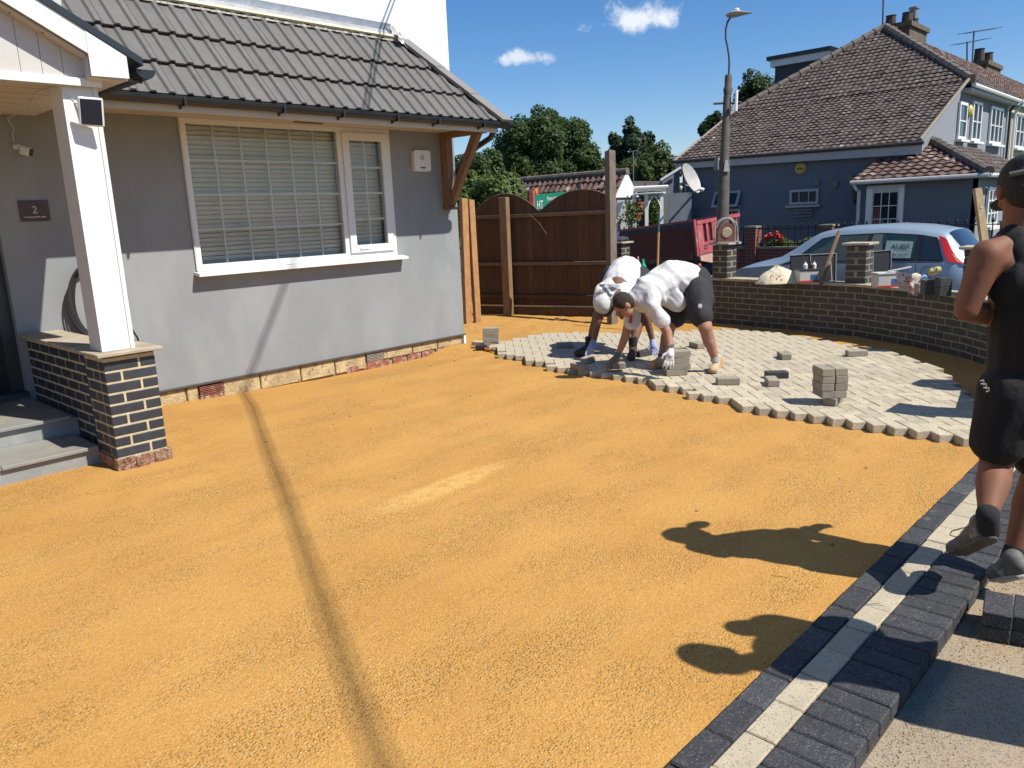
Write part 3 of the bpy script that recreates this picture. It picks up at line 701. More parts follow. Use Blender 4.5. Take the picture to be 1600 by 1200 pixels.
ab = empty('alarm_box', 'white rounded alarm box with a circle, on the grey wall right of the window', 'alarm box', (6.22, YW, 2.27))
g = MB(); pts = []
for cx, cz, a0 in ((.09, .085, 0), (-.09, .085, 90), (-.09, -.085, 180), (.09, -.085, 270)):
    for q in range(5): a = R(a0+q*22.5); pts.append((6.225+cx+.035*math.cos(a), YW-.055, 2.268+cz+.035*math.sin(a)))
g.poly(pts, (0, .053, 0)); g.build('alarm_case', M_UPVC, ab)
rg_ = MB(); rg_.lathe([(.030, 0), (.033, 0), (.033, .003), (.030, .003)], (0, 0, 0), 20, Matrix.Translation((6.22, YW-.0555, 2.305)) @ Matrix.Rotation(R(90), 4, 'X')); rg_.build('ring', mat('ring_grey', (.55, .55, .55), .5), ab)
MB().box((6.185, YW-.0565, 2.183), (6.265, YW-.0552, 2.197)).build('dark_print', mat('dark_print', (.05, .05, .05), .6), ab); MB().box((6.205, YW-.0563, 2.170), (6.262, YW-.0552, 2.173)).build('small_print', MATS['dark_print'], ab)
hose = MB(); hp = []
for k in range(7):
    for q in range(33):
        a = 2*math.pi*q/32; rr_ = .17+.012*k; hp.append((2.42+rr_*math.cos(a)+.006*math.sin(3*a+k), YW-.03-.012*k, 1.02+(rr_+.14-.008*k)*math.sin(a)))
hp += [(2.60, YW-.06, .9), (2.66, YW-.05, .78), (2.72, YW-.04, .66), (2.76, YW-.05, .4), (2.72, YW-.08, .2), (2.70, YW-.1, .06)]
hs_ = hose.tube(hp, .0085, 7).build('garden_hose', mat('black_rubber', (.02, .02, .022), .55), smooth=True)
tag(hs_, 'black hose coiled on the grey wall behind the white porch column', 'hose')

# ------------------------------------------------------------------ boundary wall
bw = empty('boundary_wall', 'low curved dark brick boundary wall with pale mortar, coping stones and capped piers', 'wall', (9.5, 3.4, 0))
PIERS = [(10.46, 7.47, 0), (9.935, 5.33, R(-4)), (9.70, 3.43, 0), (8.86, 1.97, 0), (6.36, .915, 0)]
# inner face polyline (towards the yard)
FACE = [(10.36, 7.6), (10.05, 6.4), (9.82, 5.3), (9.70, 4.3), (9.55, 3.40), (9.17, 2.65), (8.72, 2.03), (8.40, 1.74), (8.10, 1.53), (7.75, 1.34), (7.3, 1.18), (6.45, 1.02)]
def wall_span(P, Q, zt=.60):
    P = Vector((*P, 0)); Q = Vector((*Q, 0)); d = (Q-P); L = d.length; d.normalize(); n = Vector((-d.y, d.x, 0))   # left of travel
    if n.x > 0: pass
    n = -n if n.x > 0 and False else n
    return P, d, L
tot = 0; nb = 0
core = MB(); cop = []
for i in range(len(FACE)-1):
    P = Vector((*FACE[i], 0)); Q = Vector((*FACE[i+1], 0)); d = (Q-P).normalized(); L = (Q-P).length
    out = Vector((d.y, -d.x, 0))            # toward the yard (travelling -Y, yard lies at -X)
    if out.x > 0 and i < 7: out = -out
    if i >= 7: out = Vector((d.y, -d.x, 0)); out = out if out.y > 0 else -out
    B = P-out*.215; C_ = Q-out*.215
    core.poly([P-out*.001+Vector((0, 0, -.25)), Q-out*.001+Vector((0, 0, -.25)), C_+Vector((0, 0, -.25)), B+Vector((0, 0, -.25))], (0, 0, .85))
    for c in range(-1, 8):
        z = c*.075+.002; s = -((tot+(.1125 if c % 2 else 0)) % .225)
        while s < L:
            a, b = max(0, s), min(L, s+.214)
            if b-a > .02:
                M = Matrix(((d.x, -out.x, 0, P.x), (d.y, -out.y, 0, P.y), (0, 0, 1, z), (0, 0, 0, 1)))
                if nb < 290: MB().box((a, -.0035+random.uniform(0, .003), 0), (b, .09, .064), M, .004).build('brick', M_BRICK2, bw); nb += 1
            s += .225
    tot += L
    # coping stones
    ln = L; k = max(1, round(ln/.6))
    for q in range(k):
        a = P+d*(ln*q/k+.003); b = P+d*(ln*(q+1)/k-.003)
        MB().poly([a+out*.03+Vector((0, 0, .602)), b+out*.03+Vector((0, 0, .602)), b-out*.245+Vector((0, 0, .602)), a-out*.245+Vector((0, 0, .602))], (0, 0, .028)).build('coping_stone', M_COPING, bw)
core.build('mortar', M_MORTAR2, bw)
def pier(cx, cy, a, w_=.235, top=1.07, base=.633, real=True):
    if cx < 7: base = -.25
    p = MB().box((-w_/2+.003, -w_/2+.003, base), (w_/2-.003, w_/2-.003, top), rotz(a, (cx, cy, 0))).build('pier', M_MORTAR2, bw)
    nz0 = 8
    for c in range(0 if cx < 7 else 8, 14):
        z = c*.075+.036
        for f in range(4):
            Mx = rotz(a+f*math.pi/2, (cx, cy, 0))
            segs = ((-w_/2, w_/2),) if (c+f) % 2 else ()
            for s0, s1 in segs:
                if s1-s0 > .03: MB().box((s0, -w_/2, z), (s1, -w_/2+.10, z+.063), Mx, .004).build('brick', M_BRICK2, p)
    MB().box((-w_/2-.045, -w_/2-.045, top+.012), (w_/2+.045, w_/2+.045, top+.040), rotz(a, (cx, cy, 0)), .004).build('pier_cap', M_COPING, p)
    return p
for (cx, cy, a) in PIERS: pier(cx, cy, a)

# ------------------------------------------------------------------ timber fence with arched top
fence = empty('timber_fence', 'dark brown closeboard fence panels with two arched tops and a pale rail', 'fence', (9.3, 8.3, 0))
FA, FB = Vector((9.08, 9.42, 0)), Vector((9.72, 7.15, 0)); fd = (FB-FA); FL = fd.length; fd.normalize(); fn = Vector((-fd.y, fd.x, 0)); fn = fn if fn.x < 0 else -fn
def fence_top(s):
    for c, hw in ((.60, .62), (1.93, .72)):
        t = (s-c)/hw
        if abs(t) < 1: yield 1.62+.31*(1-t*t)
s = 0; k = 0
MF = Matrix(((fd.x, -fn.x, 0, FA.x), (fd.y, -fn.y, 0, FA.y), (0, 0, 1, 0), (0, 0, 0, 1)))
while s < FL:
    wd = .098; tops = [1.60]+list(fence_top(s)); t2 = [1.60]+list(fence_top(s+wd))
    za, zb = max(tops), max(t2); y0 = .004*(k % 2)
    pts = [MF @ Vector(q) for q in ((s, y0, .14), (s+wd-.002, y0, .14), (s+wd-.002, y0, zb), (s, y0, za))]
    MB().poly(pts, -fn*.012).build('board', M_FENCE, fence); s += wd; k += 1
for z, h, m in ((1.555, .055, M_RAIL), (.80, .055, M_RAIL), (.27, .06, M_FENCE)):
    MB().box((0, -.045, z), (FL, -.002, z+h), MF, .003).build('rail', m, fence)
MB().box((0, -.03, -.1), (FL, .02, .135), MF).build('gravel_board', M_FENCE, fence)
MB().box((.05, -.050, .150), (FL, -.046, .165), MF).build('pale_batten', mat('pale_strip', (.50, .42, .30), .8), fence)
MB().tube([MF @ Vector((1.06, -.05, 1.60)), MF @ Vector((1.22, -.055, 1.47)), MF @ Vector((1.36, -.055, 1.28))], .004, 5).build('hanging_strip', M_RAIL, fence)
for s0, s1 in ((.02, 1.21), (1.21, 2.35)):
    arc = []
    for q in range(17):
        s = s0+(s1-s0)*q/16; z = max([1.60]+list(fence_top(s)))
        arc.append(MF @ Vector((s, .004, z+.006)))
    MB().tube(arc, .008, 5).build('arch_capping', M_RAIL, fence)
def post(px, py, top_px, top_py, w_, m, label, name='timber_post', d=None):
    b = ground(px, py) if d is None else Vector((*spot(px, py, d).xy, 0))
    dep = (b-Vector((0, 0, EYE))).dot(CF)
    t = spot(top_px, top_py, dep); ax = Vector((t.x-b.x, t.y-b.y, t.z)).normalized()
    M = Matrix.Translation(b) @ Vector((0, 0, 1)).rotation_difference(ax).to_matrix().to_4x4() @ Matrix.Rotation(R(-16), 4, 'Z')
    return tag(MB().box((-w_/2, -w_/2, -.1), (w_/2, w_/2, t.z/ax.z), M, .004).build(name, m), label, 'post')
post(731, 504, 724, 311, .105, M_WOOD_N, 'orange new timber post against the house corner, leftmost of the fence posts')
post(746, 503, 735, 313, .095, M_WOOD_N, 'orange new timber post standing just right of the leftmost one')
tag(MB().box((.60, -.20, -.1), (.73, -.075, 1.88), MF, .004).build('timber_post', mat('brown_post', (.27, .165, .085), .75, .25, 6, .3, 40, col2=(.34, .21, .10), mix2=(.5, .7), scale2=3, stretch=(5, 5, .6))), 'brown timber post standing in front of the arched fence panels', 'post')
post(957, 505, 953, 236, .115, M_POST, 'tall weathered grey post at the right end of the fence')
# ------------------------------------------------------------------ figures: closed lumps merged by voxel remesh into one continuous surface
def cap_prim(g, a, b, ra, rb, n=14):
    a, b = Vector(a), Vector(b); ax = (b-a); L = ax.length
    if L < 1e-5: ax = Vector((0, 0, 1)); L = 1e-5
    ax.normalize(); pts = []; rs = []
    for k in range(4): t = math.pi/2*(1-k/4); pts.append(a-ax*ra*math.sin(t)); rs.append(max(.0005, ra*math.cos(t)))
    pts.append(a); rs.append(ra); pts.append(b); rs.append(rb)
    for k in range(1, 5): t = math.pi/2*k/4; pts.append(b+ax*rb*math.sin(t)); rs.append(max(.0005, rb*math.cos(t)))
    g.tube(pts, rs, n)
def ell(g, c, r, M=None):
    prof = [(math.cos(R(t)), math.sin(R(t))) for t in range(-90, 91, 15)]
    prof = [(max(.01, q[0]), q[1]) for q in prof]
    D = Matrix.Diagonal((*r, 1)); g.lathe(prof, c, 16, (M @ D if M is not None else D))
def blob(name, prims, vox, m, parent=None, smooth=4, folds=0.0, fscale=9.0, fdir=None, seed=0, cut=None):
    g = MB()
    for p in prims:
        if p[0] == 'c': cap_prim(g, *p[1:])
        elif p[0] == 'e': ell(g, *p[1:])
        elif p[0] == 'b': g.box(*p[1:])
    me = g.me(name, m); o = bpy.data.objects.new(name, me); COL.objects.link(o)
    rm = o.modifiers.new('r', 'REMESH'); rm.mode = 'VOXEL'; rm.voxel_size = vox
    sm = o.modifiers.new('s', 'SMOOTH'); sm.factor = .5; sm.iterations = smooth
    me2 = from_eval(o)
    if folds:
        n = len(me2.vertices); co = np.empty(n*3); no = np.empty(n*3); me2.vertices.foreach_get('co', co); me2.vertices.foreach_get('normal', no)
        co = co.reshape(-1, 3); no = no.reshape(-1, 3); fd_ = Vector(fdir or (0, 0, 1)).normalized()
        for i in range(n):
            p = Vector(co[i]); q = p-fd_*p.dot(fd_)*.72
            v = noise.noise(q*fscale+Vector((seed, seed, 0))); v2 = noise.noise(q*fscale*2.3+Vector((seed, 5, 1)))
            d = (1-abs(v)*3.0)*.85 + (1-abs(v2)*2.6)*.22
            co[i] += no[i]*folds*max(-1, d)
        me2.vertices.foreach_set('co', co.ravel()); me2.update()
        t_ = bpy.data.objects.new('t', me2); COL.objects.link(t_); sm = t_.modifiers.new('s', 'SMOOTH'); sm.factor = .5; sm.iterations = 2; me2 = from_eval(t_)
    tidy(name, me2, m)
    ob = link(name, me2)
    if parent is not None: adopt(ob, parent)
    return ob
M_SKIN = mat('skin', (.42, .215, .14), .7, .10, 12, .12, 120, col2=(.55, .25, .17), mix2=(.5, .75), scale2=7, bdist=.002)
M_SKIN_T = mat('tanned_skin', (.235, .088, .043), .7, .12, 10, .12, 120, bdist=.002)
M_SKIN_D = mat('brown_skin', (.20, .095, .057), .7, .12, 10, .12, 120, bdist=.002)
M_TEE = mat('white_cotton', (.74, .74, .745), .9, .04, 6, .6, 24, col2=(.62, .62, .63), mix2=(.55, .8), scale2=6, bdist=.008)
M_BLK = mat('black_cloth', (.0085, .0085, .0095), .9, .15, 10, .5, 30, bdist=.006)
M_BLK2 = mat('black_shorts', (.026, .026, .029), .85, .15, 8, .5, 26, bdist=.008)
M_GLOVE = mat('white_glove', (.72, .70, .68), .85, .1, 30, .4, 120, bdist=.002)
M_GLOVE_B = mat('blue_glove', (.38, .42, .68), .8, .15, 30, .4, 120, bdist=.002)
M_GLOVE_G = mat('grey_glove', (.20, .17, .155), .85, .2, 30, .4, 120, bdist=.002)
M_HAIR = mat('dark_hair', (.030, .020, .014), .85, .3, 80, 1.0, 320, bdist=.004)
M_BLK3 = mat('jet_black_shorts', (.009, .009, .0095), .9, .15, 8, .5, 26, bdist=.008)
M_BOOT = mat('brown_boot', (.060, .042, .028), .7, .25, 25, .5, 80, bdist=.004)
M_SHOE = mat('sandy_white_shoe', (.58, .50, .36), .8, .2, 14, .4, 80, col2=(.62, .33, .10), mix2=(.47, .55), scale2=9, bdist=.003)
M_TRAIN = mat('grey_trainer', (.13, .13, .12), .7, .25, 22, .4, 80, col2=(.36, .34, .29), mix2=(.55, .62), scale2=16, bdist=.003)
M_SOLE = mat('dirty_sole', (.12, .10, .072), .9, .35, 30, .8, 70, bdist=.006)
M_SOLEW = mat('pale_midsole', (.45, .42, .36), .7, .2, 20)
M_SOCK = mat('black_sock', (.018, .018, .02), .95, .2, 60, .5, 200, bdist=.002)
M_CAP = mat('charcoal_cap', (.030, .036, .034), .9, .25, 12, .5, 60, bdist=.003)
def hand(name, wrist, palm, tips_dir, side, m, parent, s=1.0, curl=.35, spread=.16):
    """palm block, four bent fingers and a thumb; tips_dir: pointing direction, side: across the palm toward the thumb"""
    w_, p_ = Vector(wrist), Vector(palm); t = Vector(tips_dir).normalized(); sd = Vector(side); sd = (sd-t*sd.dot(t)).normalized(); nrm = t.cross(sd)
    pr = [('c', w_, p_, .027*s, .034*s)]
    for k in (-1, 0, 1): pr.append(('c', p_-t*.02*s+sd*.016*k*s, p_+t*.035*s+sd*.022*k*s, .019*s, .017*s))
    for k, (ln, off) in enumerate(((.066, 1.5), (.076, .5), (.070, -.5), (.054, -1.5))):
        b = p_+t*.042*s+sd*.0205*off*s; d = (t+sd*spread*off*.5).normalized()
        a1 = b+d*ln*.45*s; d2 = (d+nrm*curl).normalized(); a2 = a1+d2*ln*.32*s; d3 = (d+nrm*curl*2.4).normalized(); a3 = a2+d3*ln*.26*s
        pr += [('c', b, a1, .0105*s, .0098*s), ('c', a1, a2, .0098*s, .0092*s), ('c', a2, a3, .0092*s, .0080*s)]
    b = p_-t*.012*s+sd*.030*s; a1 = b+(t*.6+sd*.8).normalized()*.034*s; a2 = a1+(t*.95+sd*.25+nrm*.2).normalized()*.030*s
    pr += [('c', b, a1, .0135*s, .0115*s), ('c', a1, a2, .0115*s, .0095*s)]
    return blob(name, pr, .0045*s, m, parent, smooth=2)
def head(c, fwd, up, skin, hair, parent, s=1.0, hairname='hair', hairtop=True):
    """ellipsoid skull with jaw, nose, brow, eyes, mouth and ears"""
    c = Vector(c); f = Vector(fwd).normalized(); u = Vector(up); u = (u-f*u.dot(f)).normalized(); l = u.cross(f)
    B = Matrix((l, f, u)).transposed().to_4x4()
    def P(a, b_, d): return c+l*a*s+f*b_*s+u*d*s
    pr = [('e', P(0, -.008, .022), (.074*s, .092*s, .088*s), B), ('e', P(0, .022, -.045), (.054*s, .062*s, .062*s), B), ('c', P(0, .040, -.088), P(0, .050, -.085), .024*s, .022*s),
          ('c', P(0, .086, .010), P(0, .104, -.022), .009*s, .013*s), ('c', P(-.030, .078, .030), P(.030, .078, .030), .011*s, .011*s),
          ('c', P(-.016, .086, -.050), P(.016, .086, -.050), .008*s, .008*s)]
    for q in (-1, 1):
        pr += [('e', P(.078*q, -.008, -.004), (.010*s, .022*s, .033*s), B), ('c', P(.036*q, .070, -.012), P(.048*q, .050, -.02), .016*s, .018*s)]
    h = blob('head', pr, .006*s, skin, parent, 2)
    for q in (-1, 1): MB().lathe([(.003, -.009), (.009, -.004), (.010, 0), (.009, .004), (.003, .009)], P(.030*q, .079, .012), 8, Matrix.Scale(s, 4)).build('eye', mat('eye_dark', (.05, .04, .03), .3), h, smooth=True)
    if hair is not None: blob(hairname, [('e', P(0, -.016, .034), (.081*s, .094*s, .088*s), B), ('e', P(0, -.040, -.010), (.074*s, .064*s, .070*s), B)], .006*s, hair, parent, 2, folds=.0015, fscale=40)
    return P
def shoe(name, heel, toe, up, m, sole_m, parent, w_=.048, hgt=.075, boot=None, sole_t=.014):
    h, t = Vector(heel), Vector(toe); d = (t-h).normalized(); u = Vector(up); u = (u-d*u.dot(d)).normalized(); l = u.cross(d); L = (t-h).length
    B = Matrix((l, d, u)).transposed().to_4x4()
    def P(a, b_, c_): return h+l*a+d*b_*L+u*c_
    pr = [('c', P(0, .14, .042), P(0, .80, .030), .040, .037), ('e', P(0, .84, .028), (w_, .24*L, .034), B), ('e', P(0, .16, .040), (.040, .16*L, .046), B), ('c', P(0, .28, .06), P(0, .55, .050), .036, .032)]
    if boot: pr += [('c', P(0, .20, .05), Vector(boot), .043, .048)]
    else: pr += [('c', P(0, .18, .05), P(0, .20, hgt), .040, .041)]
    pr += [('b', tuple(Vector((-w_*1.2, -.02, -.03))), (w_*1.2, L*1.02, .0), Matrix.Translation(h) @ B)] if False else []
    sh = blob(name, pr, .006, m, parent, 2)
    sp = [('e', P(0, .80, .006), (w_*1.02, .25*L, sole_t), B), ('e', P(0, .18, .006), (.042, .20*L, sole_t), B), ('c', P(0, .2, .008), P(0, .75, .006), .020, .026)]
    sp += [('b', (-.038, .12*L, -.006), (.038, .85*L, .016), Matrix.Translation(h) @ B)]
    blob('sole', sp, .006, sole_m, sh, 2)
    for k in range(4):
        b_ = .36+.085*k; MB().tube([P(-.026, b_, .078-.010*k), P(0, b_+.01, .086-.010*k), P(.026, b_, .078-.010*k)], .0025, 5).build('lace', M_SOLEW, sh)
    return sh
S = spot
# ---- worker in front (white t-shirt, black shorts), bending to the left over the block stack
w2 = empty('person', 'worker in white t-shirt and black shorts bending over a stack of blocks, bare head down', 'person', tuple(ground(1080, 590)))
pel = S(1080, 446, 7.62); hn, hf = S(1088, 452, 7.50), S(1070, 455, 7.76); kn, kf = S(1102, 512, 7.34), S(1047, 508, 7.72); an_, af = S(1117, 560, 7.42), S(1034, 556, 7.78)
chest = S(1010, 462, 7.45); mid = S(1045, 443, 7.55); shn, shf = S(1021, 482, 7.28), S(989, 478, 7.62); neck = S(990, 470, 7.42)
eln, elf = S(1043, 520, 7.26), S(978, 524, 7.62); wrn, wrf = S(1048, 546, 7.20), S(967, 551, 7.66)
blob('body', [('e', pel, (.145, .145, .145)), ('c', pel, mid, .135, .125), ('c', mid, chest, .125, .120), ('c', chest, neck, .09, .065), ('c', neck, S(981, 474, 7.36), .060, .060),
      ('c', shn, eln, .050, .046), ('c', eln, wrn, .046, .031), ('c', shf, elf, .056, .046), ('c', elf, wrf, .045, .031),
      ('c', hn, kn, .100, .068), ('c', kn, kn*.55+an_*.45+Vector((.01, .01, 0)), .060, .062), ('c', kn*.55+an_*.45, an_, .058, .036),
      ('c', hf, kf, .100, .068), ('c', kf, kf*.55+af*.45, .060, .062), ('c', kf*.55+af*.45, af, .058, .036)], .012, M_SKIN, w2, 4)
blob('t_shirt', [('c', S(1073, 438, 7.60), S(1048, 436, 7.56), .170, .172), ('c', S(1048, 436, 7.56), chest, .172, .158), ('c', chest, S(993, 468, 7.44), .14, .085), ('c', S(1044, 458, 7.52), S(1056, 472, 7.52), .13, .10),
      ('c', shn+Vector((0, 0, .01)), S(1034, 500, 7.26), .070, .072), ('c', shf, S(986, 505, 7.60), .075, .078), ('c', S(1012, 452, 7.45), shn, .13, .08)], .010, M_TEE, w2, 3, folds=.016, fscale=7, fdir=tuple(CR*.8-CU*.55), seed=3)
blob('shorts', [('c', S(1083, 442, 7.62), S(1078, 455, 7.64), .178, .178), ('c', hn, S(1096, 494, 7.38), .128, .112), ('c', hf, S(1056, 496, 7.72), .132, .105), ('c', S(1094, 440, 7.58), S(1096, 470, 7.5), .11, .12)], .012, M_BLK2, w2, 4, folds=.007, fscale=7, fdir=(0, 0, 1), seed=9)
P_ = head(S(975, 477, 7.34), (-CR*.55-CU*.80+CF*.02), (-CR*.75+CU*.45-CF*.25), M_SKIN, M_HAIR, w2, 1.04)
blob('waistband', [('c', S(1093, 414, 7.62), S(1090, 432, 7.52), .018, .018)], .006, mat('red_band', (.55, .05, .05), .7), w2, 2)
shoe('shoe', S(1124, 569, 7.56), S(1113, 583, 7.34), (0, 0, 1), M_SHOE, M_SHOE, w2)
shoe('shoe', S(1040, 567, 7.84), S(1020, 573, 7.66), (0, 0, 1), M_SHOE, M_SHOE, w2)
for a in (an_, af): MB().tube([a+Vector((0, 0, .02)), a-Vector((0, 0, .03))], [.040, .042], 12).build('sock', M_SOCK if a is af else mat('pale_sock', (.5, .5, .47), .9), w2)
hand('glove', wrn, S(1047, 555, 7.17), (-CU*.92-CR*.15-CF*.1), (-CR), M_GLOVE, w2, 1.08, .25, .28)
hand('glove', wrf, S(963, 560, 7.62), (-CU*.55-CR*.7-CF*.3), (CF*.3-CU*.7), M_GLOVE_G, w2, 1.12, .45, .14)
MB().tube([S(1044, 541, 7.22), S(1052, 543, 7.20)], .036, 10).build('glove_cuff', M_GLOVE_G, w2)
g = MB(); base = S(1094, 478, 7.245)
for a in range(4):
    q = math.pi*a/4; g.tube([base+(CR*math.cos(q)+CU*math.sin(q))*.022, base-(CR*math.cos(q)+CU*math.sin(q))*.022], .004, 4)
g.build('star_emblem', mat('print_white', (.8, .8, .8), .7), w2)
g = MB(); g.tube([S(986, 492, 7.50), S(985, 505, 7.50)], .016, 8); g.build('red_print', MATS['red_band'], w2)
# ---- worker behind (white t-shirt, dark legs, boots)
w1 = empty('person', 'worker in white t-shirt and blue gloves bending towards the camera beside the fence', 'person', tuple(ground(955, 560)))
p1 = S(978, 428, 8.85); hA, hB = S(958, 434, 8.80), S(996, 434, 8.80); kA, kB = S(934, 495, 8.62), S(999, 498, 8.45); aA, aB = S(921, 540, 8.66), S(989, 541, 8.32)
c1 = S(966, 450, 8.38); sA, sB = S(943, 458, 8.28), S(993, 460, 8.36); eA, eB = S(934, 500, 8.26), S(1010, 496, 8.38); wA, wB = S(928, 532, 8.34), S(1019, 530, 8.46)
blob('body', [('c', p1, c1, .165, .15), ('c', c1, S(966, 466, 8.16), .10, .06), ('c', sA, eA, .056, .046), ('c', eA, wA, .046, .032), ('c', sB, eB, .056, .046), ('c', eB, wB, .046, .032),
      ('c', hA, kA, .10, .066), ('c', kA, kA*.5+aA*.5, .060, .056), ('c', kA*.5+aA*.5, aA, .054, .036), ('c', hB, kB, .10, .066), ('c', kB, kB*.5+aB*.5, .060, .056), ('c', kB*.5+aB*.5, aB, .054, .036)], .012, M_SKIN_D, w1, 4)
blob('t_shirt', [('c', S(978, 426, 8.85), S(968, 445, 8.45), .185, .185), ('c', S(968, 445, 8.45), S(966, 458, 8.3), .17, .12), ('c', S(966, 458, 8.3), S(968, 470, 8.18), .11, .085), ('c', sA, S(942, 474, 8.24), .100, .105), ('c', sB, S(999, 474, 8.36), .095, .085), ('c', S(966, 448, 8.4), sA, .13, .10)], .012, M_TEE, w1, 3, folds=.014, fscale=6.5, fdir=tuple(-CU), seed=14)
g = MB(); nn = 14
for i in range(nn+1):
    for j in range(nn+1):
        a, b_ = i/nn, j/nn; p = S(936+32*a, 444+24*b_, 8.135+.05*abs(a-.5)+.02*b_); q = noise.noise(p*22)*.028+noise.noise(p*50)*.008; g.v.append(tuple(p+CF*q))
for i in range(nn):
    for j in range(nn): a = i*(nn+1)+j; g.f.append((a, a+1, a+nn+2, a+nn+1))
g.build('shoulder_print', mat('creased_print', (.55, .57, .60), .5, .3, 40, .5, 60, bdist=.005), w1, smooth=True)
blob('shorts', [('c', S(960, 436, 8.86), S(996, 436, 8.86), .165, .165), ('c', hA, S(944, 480, 8.66), .14, .11), ('c', hB, S(997, 480, 8.6), .13, .11)], .014, M_BLK2, w1, 4, folds=.006, fscale=7)
head(S(972, 482, 8.08), (-CU*.95-CF*.25), (-CF*.8-CU*.3), M_SKIN_D, M_HAIR, w1, 1.0)
shoe('boot', S(925, 549, 8.72), S(900, 556, 8.50), (0, 0, 1), M_BOOT, M_BOOT, w1, boot=S(921, 535, 8.66))
shoe('boot', S(990, 551, 8.42), S(985, 563, 8.14), (0, 0, 1), M_BOOT, M_BOOT, w1, boot=S(989, 533, 8.34))
for a in (aA, aB): MB().tube([a+Vector((0, 0, .10)), a+Vector((0, 0, .02))], [.047, .046], 12).build('sock', M_SOCK, w1)
hand('glove', wA, S(924, 543, 8.28), (-CU*.8-CR*.5), (CR*.4+CF*.5), M_GLOVE_B, w1, 1.15, .4, .14)
hand('glove', wB, S(1021, 541, 8.44), (-CU*.85+CR*.25-CF*.1), (-CR), M_GLOVE_B, w1, 1.12, .4, .14)

# ---- man in black vest and shorts walking away at the right edge
mn = empty('person', 'man in black vest, black shorts and dark cap walking away at the right edge', 'person', (3.66, .58, -.045))
DD = .19
def S(px, py, d): return spot(px, py, d-DD)
pv = S(1612, 590, 3.28); ch = S(1612, 455, 3.22); nk = S(1592, 372, 3.20); hd = S(1597, 300, 3.17)
sL, sR = S(1543, 399, 3.16), S(1672, 425, 3.34); eL = S(1509, 484, 3.20); wL = S(1585, 500, 3.44); eR = S(1700, 520, 3.32); wR = S(1672, 600, 3.36)
hL, hR = S(1580, 615, 3.26), S(1650, 618, 3.34); kL = S(1557, 722, 3.34); aL = S(1543, 806, 3.18); kR = S(1622, 742, 3.42); aR = S(1583, 868, 3.42)
body = [('c', pv, ch, .135, .150), ('c', S(1575, 418, 3.2), S(1650, 420, 3.26), .095, .095), ('c', S(1585, 395, 3.2), nk, .085, .062), ('c', S(1580, 378, 3.2), sL, .055, .052), ('c', S(1610, 378, 3.2), sR, .055, .052), ('c', nk, hd-Vector((0, 0, .04)), .060, .060),
        ('c', sL, sL*.5+eL*.5, .062, .054), ('c', sL*.5+eL*.5, eL, .054, .044), ('c', eL, eL*.6+wL*.4, .045, .043), ('c', eL*.6+wL*.4, wL, .043, .030), ('c', sR, eR, .060, .046), ('c', eR, wR, .045, .030),
        ('c', hL, kL, .098, .064), ('c', kL, kL*.62+aL*.38, .062, .064), ('c', kL*.62+aL*.38, aL, .066, .034), ('c', hR, kR, .098, .064), ('c', kR, kR*.62+aR*.38, .062, .064), ('c', kR*.62+aR*.38, aR, .062, .037)]
blob('body', body, .010, M_SKIN_T, mn, 5)
blob('vest', [('c', S(1610, 600, 3.28), S(1616, 480, 3.22), .150, .158), ('c', S(1616, 480, 3.22), S(1618, 425, 3.22), .150, .112), ('c', S(1598, 408, 3.19), S(1655, 410, 3.26), .108, .108), ('c', S(1590, 440, 3.19), S(1650, 445, 3.25), .112, .112), ('c', S(1582, 376, 3.19), S(1650, 380, 3.25), .066, .066)], .009, M_BLK, mn, 5, folds=.006, fscale=9, fdir=(0, 0, 1), seed=5)
blob('shorts', [('c', S(1612, 585, 3.28), S(1612, 620, 3.28), .160, .165), ('c', hL, S(1561, 688, 3.30), .122, .104), ('c', hR, S(1626, 712, 3.40), .122, .106)], .010, M_BLK3, mn, 4, folds=.006, fscale=8, seed=2)
fw = (CF*.86+CR*.22-CU*.22)
P_ = head(hd, fw, (0, 0, 1), M_SKIN_T, M_HAIR, mn, 1.04)
fwn = Vector(fw).normalized(); Bh = Matrix((Vector((0, 0, 1)).cross(fwn), fwn, Vector((0, 0, 1)))).transposed().to_4x4()
blob('cap', [('e', P_(0, -.012, .052), (.092, .106, .080), Bh), ('e', P_(0, -.012, .030), (.093, .107, .040), Bh), ('e', P_(0, .15, .030), (.070, .075, .008), Bh)], .006, M_CAP, mn, 2)
MB().tube([P_(-.066, -.085, .028), P_(0, -.118, .026), P_(.066, -.085, .028)], .010, 6).build('cap_strap', mat('grey_strap', (.13, .15, .14), .8), mn)
# raised left foot: sole turned to the camera; right foot planted
shoe('shoe', S(1552, 842, 3.18), S(1494, 868, 3.44), tuple(CF*.55+CU*.80), M_TRAIN, M_SOLE, mn, w_=.052)
blob('sock', [('c', aL+(kL-aL)*.03, aL, .043, .042), ('c', aL, S(1545, 828, 3.22), .042, .042)], .006, M_SOCK, mn, 2)
shoe('shoe', spot(1606, 900, 3.15), spot(1552, 906, 3.28), (0, 0, 1), M_TRAIN, M_SOLEW, mn, w_=.050)
blob('sock', [('c', aR+(kR-aR)*.07, aR-(kR-aR)*.06, .043, .043)], .006, M_SOCK, mn, 2)
lc = [S(1519, 822, 3.08), S(1500, 826, 3.08), S(1487, 830, 3.09), S(1484, 836, 3.09), S(1494, 839, 3.09), S(1512, 836, 3.08)]
MB().tube(lc, .0022, 5).build('loose_lace', M_SOCK, mn)
hand('hand', wL, S(1612, 503, 3.48), tuple(CR*.7+CF*.6), (0, 0, 1), M_SKIN_T, mn, 1.05)
hand('hand', wR, S(1668, 628, 3.37), (0, 0, -1), tuple(-CR), M_SKIN_T, mn, 1.05)
g = MB()
